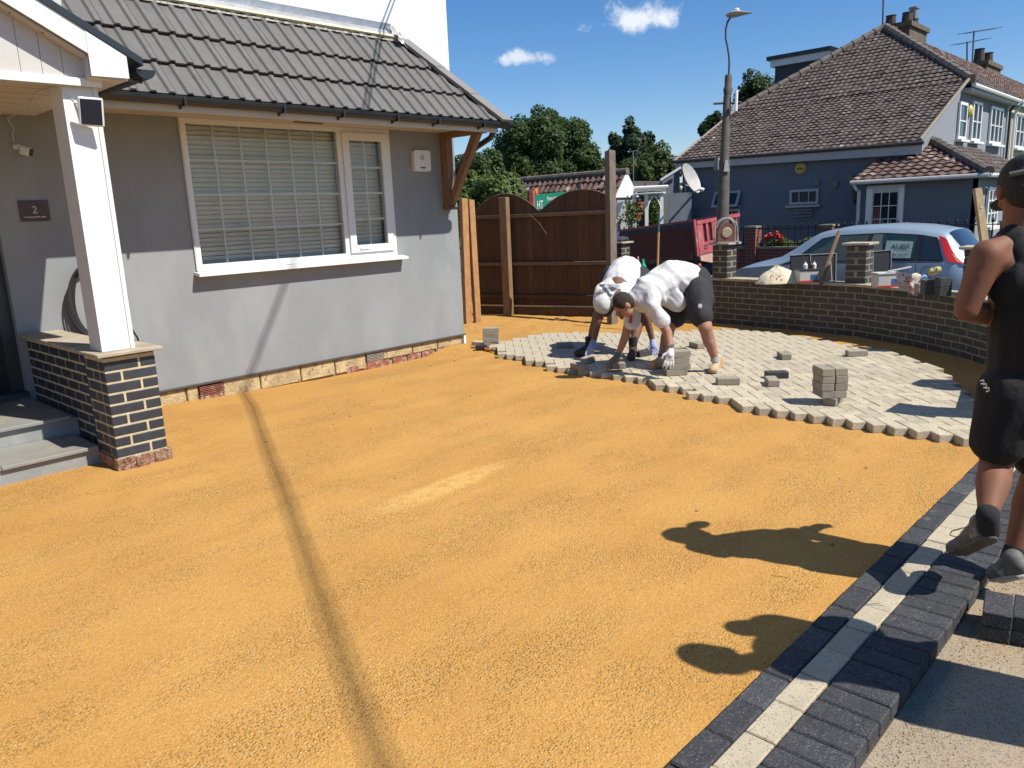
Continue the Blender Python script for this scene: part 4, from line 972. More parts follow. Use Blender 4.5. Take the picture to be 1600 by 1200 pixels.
for k, (px, py) in enumerate(((1534, 597), (1538, 603), (1542, 609))):
    c_ = S(px, py, 3.10)
    g.tube([c_-CR*.006+CU*.004, c_+CR*.006+CU*.008, c_+CR*.008-CU*.004, c_-CR*.003-CU*.008], .0028, 4)
g.build('hem_print', mat('grey_print', (.35, .34, .31), .8), mn)

# ---- a fourth man just right of the frame: only his shadow is in the picture
S = spot
bx = Vector((2.87, -.07, -.045))
m4 = empty('person', 'man in dark clothes standing beside the photographer, only his shadow in view', 'person', tuple(bx))
def Q(a, b_, c_): return bx+Vector((a, b_, c_+.045))
blob('body', [('c', Q(0, 0, .95), Q(0, .02, 1.32), .15, .17), ('c', Q(0, .02, 1.36), Q(-.14, .05, 1.52), .10, .06), ('c', Q(.10, 0, .92), Q(.10, -.02, .50), .10, .065), ('c', Q(.10, -.02, .50), Q(.10, 0, .08), .062, .038),
      ('c', Q(-.10, 0, .92), Q(-.10, -.02, .50), .10, .065), ('c', Q(-.10, -.02, .50), Q(-.10, 0, .08), .062, .038), ('c', Q(-.16, .02, 1.38), Q(-.15, .10, 1.12), .058, .048), ('c', Q(-.15, .10, 1.12), Q(-.02, .18, 1.02), .046, .032),
      ('c', Q(.14, .02, 1.42), Q(.12, .14, 1.46), .075, .070), ('c', Q(.12, .14, 1.46), Q(.04, .20, 1.52), .070, .060)], .014, M_SKIN_T, m4, 4)
blob('t_shirt', [('c', Q(0, 0, .92), Q(0, .02, 1.36), .18, .19), ('c', Q(-.15, .02, 1.40), Q(-.15, .06, 1.25), .085, .08), ('c', Q(.14, .02, 1.40), Q(.12, .15, 1.44), .11, .10), ('c', Q(.03, .02, 1.36), Q(.16, .06, 1.30), .12, .11), ('c', Q(-.12, .02, 1.40), Q(.13, .02, 1.42), .11, .11)], .014, M_BLK, m4, 4)
blob('shorts', [('c', Q(0, 0, .95), Q(0, 0, .90), .18, .18), ('c', Q(.10, 0, .90), Q(.10, -.02, .52), .13, .11), ('c', Q(-.10, 0, .90), Q(-.10, -.02, .52), .13, .11)], .014, M_BLK2, m4, 4)
head(Q(-.19, .09, 1.63), (-.2, .9, -.35), (0, .3, .9), M_SKIN_T, M_HAIR, m4, 1.08)
hand('hand', Q(-.02, .18, 1.02), Q(.02, .19, .97), (0.3, 0, -1), (0, 0, 1), M_SKIN_T, m4, 1.05, .2, .3)
hand('hand', Q(.04, .20, 1.50), Q(.06, .20, 1.46), (.4, 0, -.8), (0, 0, 1), M_SKIN_T, m4, 1.05)
for dx in (-.10, .10): shoe('shoe', Q(dx, -.06, 0.01), Q(dx, .19, 0.01), (0, 0, 1), M_TRAIN, M_SOLEW, m4)
m5 = m4.copy(); COL.objects.link(m5); m5['label'] = 'man standing on the road side of the wall end, only his shadow in view'
m5.location = (7.50, .70, -.05); m5.rotation_euler = (0, 0, R(80))
for ch_ in list(m4.children):
    c2 = ch_.copy(); COL.objects.link(c2); c2.parent = m5; c2.matrix_parent_inverse = Matrix.Translation(-Vector(m4.location))
    for g2 in ch_.children: c3 = g2.copy(); COL.objects.link(c3); c3.parent = c2

# ------------------------------------------------------------------ loose blocks
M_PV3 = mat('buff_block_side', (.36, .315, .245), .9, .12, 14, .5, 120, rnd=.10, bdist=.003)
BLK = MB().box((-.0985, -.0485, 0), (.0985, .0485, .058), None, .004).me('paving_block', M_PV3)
BLK_C = MB().box((-.0985, -.0485, 0), (.0985, .0485, .058), None, .004).me('charcoal_paving_block', M_CHAR)
def loose(x, y, z, a, label, me=BLK, name='paving_block', group='loose paving blocks', tilt=None):
    o = bpy.data.objects.new(name, me); COL.objects.link(o); o.location = (x, y, z); o.rotation_euler = tilt or (0, 0, a)
    return tag(o, label, 'paving block', group)
# four-high stack on the paving
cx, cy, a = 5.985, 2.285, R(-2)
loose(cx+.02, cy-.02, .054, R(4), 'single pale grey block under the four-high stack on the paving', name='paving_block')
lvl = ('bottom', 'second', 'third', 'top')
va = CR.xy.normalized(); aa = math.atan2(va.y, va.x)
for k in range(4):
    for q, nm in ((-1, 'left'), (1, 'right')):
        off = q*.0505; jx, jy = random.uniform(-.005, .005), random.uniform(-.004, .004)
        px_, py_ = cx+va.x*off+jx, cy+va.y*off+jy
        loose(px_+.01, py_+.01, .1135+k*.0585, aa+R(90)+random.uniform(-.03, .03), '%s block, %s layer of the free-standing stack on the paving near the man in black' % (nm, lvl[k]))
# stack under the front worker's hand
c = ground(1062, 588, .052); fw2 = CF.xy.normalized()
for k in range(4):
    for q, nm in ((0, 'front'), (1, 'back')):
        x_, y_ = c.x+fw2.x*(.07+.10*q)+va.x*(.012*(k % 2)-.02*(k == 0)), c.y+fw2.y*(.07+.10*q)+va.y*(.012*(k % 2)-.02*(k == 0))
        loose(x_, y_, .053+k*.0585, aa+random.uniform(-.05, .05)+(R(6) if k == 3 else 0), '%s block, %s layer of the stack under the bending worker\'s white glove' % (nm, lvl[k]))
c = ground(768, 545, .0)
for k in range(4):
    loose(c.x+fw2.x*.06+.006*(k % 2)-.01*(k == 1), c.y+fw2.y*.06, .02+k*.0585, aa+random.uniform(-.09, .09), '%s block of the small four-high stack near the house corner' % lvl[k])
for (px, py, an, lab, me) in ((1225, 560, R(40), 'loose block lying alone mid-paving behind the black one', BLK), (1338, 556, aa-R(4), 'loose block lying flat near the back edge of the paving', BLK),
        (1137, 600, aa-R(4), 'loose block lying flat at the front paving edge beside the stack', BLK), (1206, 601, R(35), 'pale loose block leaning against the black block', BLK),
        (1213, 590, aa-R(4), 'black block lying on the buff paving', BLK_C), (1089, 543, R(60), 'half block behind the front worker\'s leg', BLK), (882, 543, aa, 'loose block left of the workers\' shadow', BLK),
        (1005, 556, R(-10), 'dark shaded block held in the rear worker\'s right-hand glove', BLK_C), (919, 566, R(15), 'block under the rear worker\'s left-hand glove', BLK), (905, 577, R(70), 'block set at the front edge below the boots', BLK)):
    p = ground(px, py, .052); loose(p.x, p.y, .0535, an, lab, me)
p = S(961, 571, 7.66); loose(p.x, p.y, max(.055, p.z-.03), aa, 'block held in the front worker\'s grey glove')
# black blocks by the pavement edge
d = CF.xy.normalized()
for px, py, where in ((1554, 1004, 'nearest the edging'), (1601, 1012, 'cut by the right frame edge')):
    p = ground(px, py, -.045); d = p.xy.normalized(); an = math.atan2(d.y, d.x)
    for k, nm in enumerate(('lower', 'upper')): loose(p.x+d.x*.10, p.y+d.y*.10, -.0445+k*.0585, an+random.uniform(-.02, .02), '%s charcoal block of the two-high pile on the pavement, %s' % (nm, where), BLK_C, group='charcoal blocks on the pavement')
# chisel tool with orange handle
tl = empty('hand_tool', 'black and orange hand tool lying on the sand beside the small block stack', 'tool', tuple(ground(762, 546)))
a_, b_ = ground(758, 545, .02), ground(768, 547, .02); c_ = ground(776, 550, .015)
MB().tube([a_, b_], .016, 8).build('orange_grip', mat('orange_plastic', (.80, .32, .03), .5), tl); MB().tube([b_, c_], [.014, .006], 8).build('black_blade', M_BLACK, tl)
q_ = ground(752, 543, .03); MB().box((-.07, -.04, -.02), (.07, .04, .03), Matrix.Translation(q_) @ Matrix.Rotation(aa, 4, 'Z'), .01).build('black_head', M_BLACK, tl)
# ------------------------------------------------------------------ things on and behind the boundary wall
def W(px, py, dz=0.0, z=.63): p = ground(px, py, z); p.z += dz; return p
def bag(name, label, px, py, sx, sy, sz, m, m2, seed, parentname='bag', marks=()):
    c = W(px, py); g = MB(); nu, nv = 22, 14
    B = Matrix.Translation(c+CF.normalized()*.08) @ Matrix.Rotation(aa, 4, 'Z')
    for j in range(nv+1):
        t = j/nv
        for i in range(nu):
            a = 2*math.pi*i/nu; r = (1-t**1.6)*(1+.22*noise.noise(Vector((math.cos(a)*1.6, math.sin(a)*1.6, t*2+seed))))
            x = math.cos(a)*sx*r-.12*sx*t; y = math.sin(a)*sy*r; z = sz*t*(1-.10*abs(math.sin(a*2+seed))) + .012*noise.noise(Vector((a*2, t*6, seed)))
            g.v.append(tuple(B @ Vector((x, y, max(0, z)))))
    for j in range(nv):
        for i in range(nu): g.f.append((j*nu+i, j*nu+(i+1) % nu, (j+1)*nu+(i+1) % nu, (j+1)*nu+i))
    g.f.append(tuple(range(nv*nu, nv*nu+nu)))
    o = tag(g.build(name, m), label, 'bag'); 
    return o, B
M_BAGW = mat('cream_sack', (.70, .62, .42), .7, .1, 9, .5, 30, col2=(.74, .70, .58), mix2=(.5, .6), scale2=7, bdist=.01)
M_RED = mat('red_print', (.60, .05, .04), .6)
b1, B1 = bag('cement_sack', 'crumpled cream sack with red print on the wall, left of the paint tub', 1221, 441, .32, .13, .235, M_BAGW, M_RED, 3.0)
g = MB()
for px, py, r in ((1206, 433, .020), (1214, 436, .010), (1221, 438, .010), (1218, 432, .008)):
    c = spot(px, py, 9.62); ring = [c+(CR*math.cos(k*.9)+CU*math.sin(k*.9))*r for k in range(6)]; g.tube(ring, .006, 5)
g.build('red_mark', M_RED, b1)
def tub(px, py, w_, h_, dpt, label, band_top=None):
    c = W(px, py); M = Matrix.Translation(c) @ Matrix.Rotation(aa, 4, 'Z')
    e = empty('cardboard_box', label, 'box', tuple(c), aa)
    MB().box((-w_/2, 0, 0), (w_/2, dpt, h_), M, .006).build('carton', mat('white_carton', (.64, .62, .60), .7, .08, 9), e)
    MB().box((-w_/2-.002, -.003, 0), (w_/2+.002, .002, .022), M).build('red_band', M_RED, e)
    MB().box((w_/2-.10, -.0035, .03), (w_/2-.02, .0005, h_-.05), M).build('blue_print', mat('blue_print', (.06, .16, .36), .6, .4, 20), e)
    MB().box((-w_/2-.008, -.008, h_), (w_/2+.008, dpt+.008, h_+.018), M, .003).build('lid', M_BLACK if band_top else mat('open_flap', (.62, .58, .52), .8), e)
    return e, M
e, M = tub(1264, 441, .24, .145, .20, 'white carton with red band and blue print on the wall between sack and handle', True)
for k, (dx, cc) in enumerate(((-.02, 'w'), (.05, 'r'), (.09, 'w'))):
    MB().lathe([(0, 0), (.026, 0), (.028, .05), (.010, .07), (.010, .085), (0, .085)], tuple(M @ Vector((dx, .09, .163))), 10).build('bottle', M_UPVC if cc == 'w' else mat('dark_red_plastic', (.10, .01, .01), .4), e, smooth=True)
e2, M2 = tub(1389, 449, .25, .145, .18, 'white carton with open lid on the wall, right of the second pier')
MB().box((-.02, -.01, 0), (.24, .03, .012), M2 @ Matrix.Translation((.0, 0, .175)) @ Matrix.Rotation(R(-9), 4, 'Y')).build('loose_flap', mat('white_strip', (.72, .70, .66), .6), e2)
# red and white cement bag hanging over the wall edge
c = W(1415, 452); Mg = Matrix.Translation(c) @ Matrix.Rotation(aa, 4, 'Z'); g = MB(); nu, nv = 16, 14
for j in range(nv+1):
    for i in range(nu+1):
        a, b_ = i/nu, j/nv; p = Vector((-.16+.31*a+.04*b_, -.085-.03*math.sin(3*a), .20-.06*a-.245*b_*(.70+.50*a if a < .55 else .975-.9*(a-.55)))); q = noise.noise(p*14)*.022+noise.noise(p*40)*.006
        g.v.append(tuple(Mg @ (p+Vector((0, q, q*.5)))))
for i in range(nu): g.f += [(j*(nu+1)+i, j*(nu+1)+i+1, (j+1)*(nu+1)+i+1, (j+1)*(nu+1)+i) for j in range(nv)]
sb = g.build('printed_bag', mat('pinkish_sack', (.74, .64, .58), .6, .15, 18, .5, 40, col2=(.55, .08, .06), mix2=(.57, .60), scale2=22, bdist=.008), smooth=True); tag(sb, 'red and white printed plastic bag slumped over the front of the wall, reading S2', 'bag')
Mt = Mg @ Matrix.Translation((-.055, -.130, .080)) @ Matrix.Rotation(R(25), 4, 'Y') @ MW
text('print', 'S2', .10, M_RED, Mt, sb); text('print', 'apid', .062, M_RED, Mg @ Matrix.Translation((-.005, -.135, .005)) @ Matrix.Rotation(R(40), 4, 'Y') @ MW, sb)
blobbag = blob('crumpled_wrapper', [('e', W(1433, 449, .10)+CF*.05, (.09, .06, .055)), ('e', W(1428, 449, .06)+CF*.05, (.10, .06, .06))], .010, M_BAGW, None, 1, folds=.016, fscale=18); tag(blobbag, 'crumpled cream wrapper on the wall behind the red printed bag', 'wrapper')
bb = blob('blue_plastic', [('e', W(1443, 450, .115)+CF*.02, (.04, .035, .03)), ('c', W(1443, 450, .10), W(1447, 452, .03), .012, .01)], .006, mat('blue_bag', (.04, .22, .50), .4), None, 1, folds=.010, fscale=30); tag(bb, 'scrap of blue plastic between the wrapper and the blocks', 'plastic scrap')
yb = blob('yellow_rag', [('e', W(1458, 453, .20)+CF*.03, (.055, .04, .035)), ('c', W(1452, 453, .19), W(1463, 453, .215), .02, .03)], .007, mat('yellowish_rag', (.62, .52, .24), .8, .2, 20), None, 1, folds=.012, fscale=26); tag(yb, 'small crumpled yellow rag on top of the grey block', 'rag')
def wallblock(px, py, w_, h_, d_, m, label, z=0., an=0):
    c = W(px, py); M = Matrix.Translation(c+Vector((0, 0, z))) @ Matrix.Rotation(aa+an, 4, 'Z')
    return tag(MB().box((-w_/2, 0, 0), (w_/2, d_, h_), M, .004).build('paving_block', m), label, 'paving block', 'blocks left on the wall')
wallblock(1441, 457, .085, .09, .10, M_PV3, 'brown grey block standing on the wall behind the printed bag')
wallblock(1452, 461, .10, .15, .10, mat('grey_block', (.10, .09, .08), .8), 'upright dark grey block on the wall under the yellow rag')
wallblock(1477, 463, .125, .092, .10, M_CHAR, 'lower of two charcoal blocks on the wall next to the right pier'); wallblock(1477, 463, .125, .092, .10, M_CHAR, 'upper of two charcoal blocks on the wall next to the right pier', .094, R(3))
# timber lath and tool handle leaning on the second pier
tag(MB().tube([spot(1282, 445, 9.5), spot(1311, 362, 9.75)], .024, 6).build('wooden_lath', M_RAIL), 'weathered wooden lath leaning against the second pier', 'lath')
tag(MB().tube([spot(1300, 442, 9.75), spot(1298, 408, 9.75)], .006, 5).box((-.13, -.03, 0), (.06, .03, .012), Matrix.Translation(W(1298, 441)) @ Matrix.Rotation(aa, 4, 'Z')).build('plastering_float', mat('pale_float', (.55, .53, .47), .5)), 'small pale plastering float standing beside the lath', 'float')
tag(MB().poly([W(1284, 441)+CF*.10, W(1302, 441)+CF*.10, W(1301, 441, .20)+CF*.12, W(1288, 441, .20)+CF*.12], tuple(CF*.02)).build('beige_board', mat('beige_board', (.40, .34, .22), .85)), 'small beige board propped behind the lath', 'board')
# black frames standing behind the wall
for px0, px1, py0, py1, d, lab in ((1236, 1266, 399, 440, 10.7, 'black framed panel behind the wall, left of the cartons'), (1267, 1306, 398, 440, 10.8, 'black framed panel behind the carton with bottles'),
                               (1347, 1364, 394, 440, 10.5, 'narrow black panel just right of the second pier'), (1365, 1392, 393, 440, 10.6, 'black panel with a pale edge behind the open carton')):
    a_, b_, c_, d_ = spot(px0, py0, d), spot(px1, py0-2, d), spot(px1, py1, d), spot(px0, py1, d)
    e = tag(MB().poly([a_, b_, Vector((c_.x, c_.y, .3)), Vector((d_.x, d_.y, .3))], tuple(CF*.04)).build('black_panel', mat('matt_black', (.012, .013, .016), .6)), lab, 'panel', 'black panels behind the wall')
    MB().tube([a_-CF*.005, b_-CF*.005, Vector((c_.x, c_.y, .3))-CF*.005], .008, 4).build('panel_edge', mat('pale_edge', (.30, .32, .34), .5), e)
# cable reel on the first pier
pc = Vector((9.93, 5.33, 1.112)); rl = empty('cable_reel', 'round faced reddish brown cable reel with grey carrying frame on the pier', 'cable reel', tuple(pc), aa)
MR = Matrix.Translation(pc+Vector((0, 0, .0))) @ Matrix.Rotation(aa, 4, 'Z')
g = MB(); pts = [(-.115, .0), (.115, .0), (.120, .13)]+[(.120*math.cos(R(t)), .13+.135*math.sin(R(t))) for t in range(15, 180, 15)]+[(-.120, .13)]
g.poly([MR @ Vector((x, -.10, z)) for x, z in pts], tuple((MR.to_3x3() @ Vector((0, .10, 0))))); g.build('reel_side', mat('reel_brown', (.20, .085, .065), .55, .15, 20), rl)
Mf = MR @ Matrix.Translation((0, -.10, .135)) @ Matrix.Rotation(R(90), 4, 'X')
MB().lathe([(0, 0), (.066, 0), (.070, .004), (.062, .012), (0, .012)], (0, 0, 0), 20, Mf).build('reel_face', mat('reel_face', (.46, .38, .24), .6), rl)
for q in (.02, .13):
    ar = [MR @ Vector((.145*math.cos(R(t))+.035, q, .16+.165*math.sin(R(t)))) for t in range(0, 181, 18)]
    MB().tube([MR @ Vector((.18, q, 0))]+ar+[MR @ Vector((-.11, q, 0))], .010, 6).build('reel_frame', mat('reel_grey', (.42, .40, .36), .5), rl)
MB().box((-.13, -.11, .0), (.19, .14, .010), MR).build('reel_base', MATS['reel_grey'], rl)
# first pier at the fence end with a dark bundle and a blue item
pb = Vector((10.46, 7.47, 1.11))
dk = blob('folded_jacket', [('e', pb+Vector((0, 0, .03)), (.13, .12, .045)), ('e', pb+Vector((.04, -.05, .04)), (.08, .08, .04))], .012, mat('dark_grey_cloth', (.05, .055, .07), .9, .2, 10), None, 2, folds=.012, fscale=14); tag(dk, 'dark grey jacket folded on the pier next to the tall post', 'jacket')
cu_ = tag(MB().tube([spot(962, 382, 11.4), spot(963, 372, 11.4)], .016, 8).tube([spot(962, 371, 11.4), spot(965, 362, 11.4)], .032, 8).build('purple_cup', mat('purple_plastic', (.10, .08, .30), .5)), 'small purple cup on the pier beside the tall post', 'cup')
# green and white bottles between the workers, on the wall behind
for px, py, h_, r, m, lab, nm in ((1005, 432, .26, .045, mat('green_plastic', (.02, .42, .22), .45), 'green plastic bottle on the wall between the two workers', 'bottle'), (997, 432, .30, .028, mat('pink_white', (.66, .50, .46), .6), 'pale pink bottle beside the green one', 'bottle')):
    c = W(px, py+1, z=.63); MB_ = MB().lathe([(0, 0), (r, 0), (r, h_*.62), (r*.45, h_*.8), (r*.42, h_), (0, h_)], tuple(c), 12); tag(MB_.build(nm, m, smooth=True), lab, 'bottle', 'bottles on the wall')
bh = empty('long_handled_tool', 'long wooden tool handle with green upper grip standing behind the workers', 'tool', tuple(Vector((*spot(1028, 430, 10.4).xy, 0))))
MB().tube([spot(1027, 440, 10.4), spot(1029, 363, 10.4)], .016, 8).build('wooden_handle', M_WOOD_N, bh); MB().tube([spot(1029, 363, 10.4), spot(1030, 326, 10.4)], .014, 8).build('green_grip', mat('dark_green_grip', (.03, .09, .08), .5), bh)
# tall plank rising behind the man in black
pk = empty('timber_plank', 'upright pale timber plank with a round hole behind the man in black', 'plank', tuple(Vector((*spot(1536, 400, 7.9).xy, 0))))
a_, b_ = spot(1529, 294, 7.9), spot(1546, 420, 7.8); b_ = a_+(b_-a_)*2.2
MB().poly([a_-CR*.035, a_+CR*.035, b_+CR*.035, b_-CR*.035], tuple(CF*.05)).build('plank_body', mat('pale_plank', (.42, .30, .15), .75, .2, 8, .3, 40, stretch=(6, 6, 1)), pk)
cc = a_+(b_-a_)*.11; MB().lathe([(0, 0), (.010, 0), (.010, .004), (0, .004)], (0, 0, 0), 12, Matrix.Translation(cc-CF*.003) @ (Vector((0, 0, 1)).rotation_difference(-CF)).to_matrix().to_4x4()).build('plank_hole', mat('pale_hole', (.7, .68, .6), .7), pk)

# ------------------------------------------------------------------ overhead cables (their shadow falls across the sand and up the house)
A1 = Vector((6.74, YW-.04, 5.36))
Gd = Vector((2.099, 4.625, 0)).normalized(); q0 = Vector((1.168, 1.715, 0))-Gd*4.2
Pp = q0+SUN_D*6.0
pole = empty('utility_pole', 'wooden utility pole behind the photographer carrying the house cables', 'pole', (Pp.x, Pp.y, -.05))
MB().tube([(Pp.x, Pp.y, -.3), (Pp.x, Pp.y, Pp.z+.4)], [.15, .11], 12).build('pole_shaft', M_POST, pole)
for k, (r, off) in enumerate(((.0105, -.026), (.0105, .026))):
    g = MB(); pts = []
    for q in range(25):
        t = q/24; p = A1.lerp(Pp, t); sag = .10*4*t*(1-t); p = p + Vector((off, 0, -sag*.0)); p += SUN*(-sag*0.6); pts.append(p)
    tag(g.tube(pts, r, 8).build('overhead_cable', mat('cable_black', (.02, .02, .02), .6)), ('left', 'right')[k]+' one of two parallel black overhead cables running to the white upper wall', 'cable', 'overhead cables')

# ------------------------------------------------------------------ street lamp
L0 = Vector((*spot(1126, 420, 12.2).xy, -.26)); lamp = empty('street_lamp', 'tall grey street lamp with curved neck and small flat lantern', 'street lamp', tuple(L0))
T1 = spot(1136.5, 150, 12.2); T2 = spot(1140, 118, 12.2)
MB().tube([L0, spot(1132, 250, 12.2)], [.105, .085], 14).tube([spot(1132, 250, 12.2), T1], [.072, .058], 14).build('column', mat('lamp_grey', (.115, .10, .085), .8, .2, 8, .3, 40, bdist=.004), lamp, smooth=True)
MB().tube([T1, spot(1137.5, 140, 12.2), spot(1137.5, 135, 12.2), spot(1138, 127, 12.2), spot(1138, 118, 12.2)], [.055, .075, .055, .058, .054], 12).build('collar', MATS['lamp_grey'], lamp, smooth=True)
nk_ = [spot(x, y, 12.2) for x, y in ((1138.5, 119), (1139.5, 100), (1139, 88), (1137, 74), (1134, 60), (1134, 46), (1137, 34), (1141, 28))]
MB().tube(nk_, .016, 8).build('neck', mat('dark_bronze', (.05, .03, .03), .5), lamp, smooth=True)
g = MB(); c0 = spot(1138, 26, 12.2); c1 = spot(1176, 26, 12.2); ax = (c1-c0).normalized(); sdv = CF
prof = ((-.04, .02, .01), (.0, .075, .030), (.06, .10, .045), (.14, .095, .040), (.24, .06, .022), (.38, .012, .006))
n = 12
for t, wd, hh in prof:
    for k in range(n):
        a = 2*math.pi*k/n; g.v.append(tuple(c0+ax*t+CU*(.030+hh*math.sin(a)*(1 if math.sin(a) > 0 else .7)+t*.08)+sdv*wd*math.cos(a)))
for j in range(len(prof)-1):
    for k in range(n): g.f.append((j*n+k, j*n+(k+1) % n, (j+1)*n+(k+1) % n, (j+1)*n+k))
g.f += [tuple(range(n)), tuple(range((len(prof)-1)*n, len(prof)*n))]
g.build('lantern', mat('lantern_grey', (.42, .42, .40), .4), lamp, smooth=True)
MB().lathe([(.018, 0), (.045, .01), (.045, .05), (.030, .065), (0, .068)], tuple(spot(1151, 20, 12.2)), 12).build('photocell', M_UPVC, lamp, smooth=True)
MB().tube([spot(1115, 162, 12.2), spot(1158, 160, 12.2)], .018, 8).build('cross_arm', mat('arm_dark', (.05, .045, .04), .6), lamp)
MB().tube([spot(1151, 141, 12.1), spot(1150, 174, 12.1)], .024, 8).build('white_tube', M_UPVC, lamp)
MB().box((-.02, -.02, -.05), (.03, .02, .03), Matrix.Translation(spot(1142, 168, 12.1))).build('clip', M_STEELG, lamp)
MB().poly([spot(1117, 246, 12.35), spot(1134, 247, 12.35), spot(1133, 268, 12.35), spot(1115, 266, 12.35)], tuple(CF*.01)).build('back_sign', mat('sign_back', (.36, .35, .33), .6, .1, 9), lamp)
MB().poly([spot(1133, 251, 12.1), spot(1137, 249, 12.1), spot(1140, 268, 12.1), spot(1131, 268, 12.1)], tuple(CF*.02)).build('bracket_plate', M_STEELG, lamp)

# ------------------------------------------------------------------ parked hatchback beyond the wall (nose toward +Y)
car = empty('parked_car', 'silver blue hatchback beyond the wall with a tall red tail light and paper window sign', 'car', (12.45, 4.7, -.26))
M_PAINT = mat('silver_blue_paint', (.42, .53, .62), .38, .03, 2, metal=.35, coat=.35)
CZ = -.25; TAIL = 2.66
def lerp_t(tab, s):
    for (a, va_), (b, vb) in zip(tab, tab[1:]):
        if a <= s <= b:
            t = (s-a)/(b-a); t = t*t*(3-2*t)*.35+t*.65; return va_+(vb-va_)*t
    return tab[-1][1] if s > tab[-1][0] else tab[0][1]
# s = distance from tail
belt = [(0, .93), (.3, .98), (1.2, .97), (2.0, .94), (2.75, .92), (3.3, .86), (3.8, .70), (4.0, .55)]
halfw = [(0, .70), (.25, .80), (1.2, .84), (2.4, .84), (3.2, .80), (3.8, .66), (4.0, .50)]
roofz = [(0, .96), (.12, 1.08), (.42, 1.39), (.75, 1.455), (1.2, 1.485), (1.8, 1.465), (2.15, 1.40), (2.75, 1.03), (3.3, .90), (3.8, .73), (4.0, .57)]
roofw = [(0, .68), (.42, .60), (1.2, .60), (2.1, .58), (2.75, .66), (3.3, .60), (4.0, .42)]
def cp(s, k, side=-1):
    zb, wb, zr, wr = lerp_t(belt, s), lerp_t(halfw, s), lerp_t(roofz, s), lerp_t(roofw, s)
    tb = [(wb*.90, .22), (wb*1.0, .45), (wb*1.005, zb*.75), (wb, zb), (wb+(wr-wb)*.5+.012, zb+(zr-.06-zb)*.5), (wr+.01, zr-.055), (wr*.88, zr-.010), (wr*.5, zr+.012), (0, zr+.018)]
    x, z = tb[k]; return Vector((12.45+side*x, TAIL+s, CZ+z))
g = MB(); SS = [0, .05, .12, .2, .28, .36, .42, .5, .6, .8, 1.0, 1.2, 1.5, 1.8, 2.0, 2.15, 2.3, 2.5, 2.75, 3.0, 3.3, 3.6, 3.8, 3.92, 4.0]
for s in SS:
    for k in range(9): g.v.append(tuple(cp(s, k)))
    for k in range(7, -1, -1): g.v.append(tuple(cp(s, k, 1)))
for i in range(len(SS)-1):
    for k in range(16): a = i*17+k; g.f.append((a, a+1, a+18, a+17))
g.f += [tuple(range(17)), tuple(range((len(SS)-1)*17, len(SS)*17))]
g.build('body', M_PAINT, car, smooth=True)
def on_side(s, t, off=.006):      # t 0 belt .. 1 roof rail
    a, m_, b = cp(s, 3), cp(s, 4), cp(s, 5)
    p = a.lerp(m_, t*2) if t < .5 else m_.lerp(b, t*2-1)
    n_ = Vector((-(b.z-a.z), 0, b.x-a.x)).normalized(); n_ = -n_ if n_.x > 0 else n_
    return p+n_*off
def side_patch(name, outline, m, off=.008, parent=car, back=True):
    """outline: (s0,t0),(s1,t1).. as bottom row then top row of equal count"""
    bot, top = outline; n_ = len(bot); g = MB(); rows = 5
    for j in range(rows):
        q = j/(rows-1)
        for i in range(n_): g.v.append(tuple(on_side(bot[i][0]+(top[i][0]-bot[i][0])*q, bot[i][1]+(top[i][1]-bot[i][1])*q, off)))
    for j in range(rows-1):
        for i in range(n_-1): a = j*n_+i; g.f.append((a, a+1, a+n_+1, a+n_))
    return g.build(name, m, parent, smooth=True)
M_TRIM = mat('black_window_trim', (.012, .014, .018), .4)
def row(a, b, t0, t1, n_=9): return [(a+(b-a)*i/(n_-1), t0+(t1-t0)*i/(n_-1)) for i in range(n_)]
side_patch('window_trim', (row(.36, 2.66, .06, .04, 16), row(.50, 2.08, .90, .90, 16)), M_TRIM, .006)
for nm, b0, b1, t0, t1 in (('quarter_window', .39, .66, .53, .67), ('rear_door_window', .73, 1.39, .75, 1.33), ('front_door_window', 1.45, 2.52, 1.39, 2.04)):
    side_patch(nm, (row(b0, b1, .10, .09), row(t0, t1, .84, .86)), G_CAR if nm != 'quarter_window' else G_DARK, .011)
side_patch('chrome_strip', (row(.38, 2.7, .005, .005, 14), row(.38, 2.7, .035, .035, 14)), mat('dark_chrome', (.10, .12, .14), .25, metal=.7), .012)
side_patch('door_gap', (row(.88, .885, -.0, 0, 2), row(.885, .89, .05, .05, 2)), M_TRIM, .013)
g = MB()
for s in (.70, 1.42, 2.60):
    pts = [cp(s, 3)+Vector((-.006, 0, 0)), cp(s, 2)+Vector((-.006, 0, 0)), cp(s, 1)+Vector((-.006, 0, 0))]; g.tube(pts, .003, 4)
g.build('door_seam', M_TRIM, car)
MB().tube([cp(1.02, 3)+Vector((-.02, 0, -.06)), cp(1.20, 3)+Vector((-.02, 0, -.06))], .014, 8).build('door_handle', M_PAINT, car)
MB().tube([cp(1.78, 3)+Vector((-.02, 0, -.06)), cp(1.96, 3)+Vector((-.02, 0, -.06))], .014, 8).build('door_handle', M_PAINT, car)
ff = MB(); ce = cp(.55, 2)+Vector((-.006, 0, .12)); ff.tube([ce+Vector((0, .08*math.cos(k*.628), .08*math.sin(k*.628))) for k in range(11)], .003, 4); ff.build('fuel_flap', M_TRIM, car)
# rear lamp: tall tapering red strip along the rear pillar
lm = side_patch('tail_light', ([(.08, .05), (.15, .05), (.23, .05), (.31, .05)], [(.375, .92), (.41, .93), (.45, .94), (.49, .95)]), mat('red_lens', (.62, .03, .02), .18, coat=.8), .014)
side_patch('lamp_core', ([(.155, .16), (.18, .16), (.205, .16)], [(.255, .52), (.275, .54), (.29, .56)]), mat('orange_lens', (.85, .22, .08), .2, coat=.8), .018, lm)
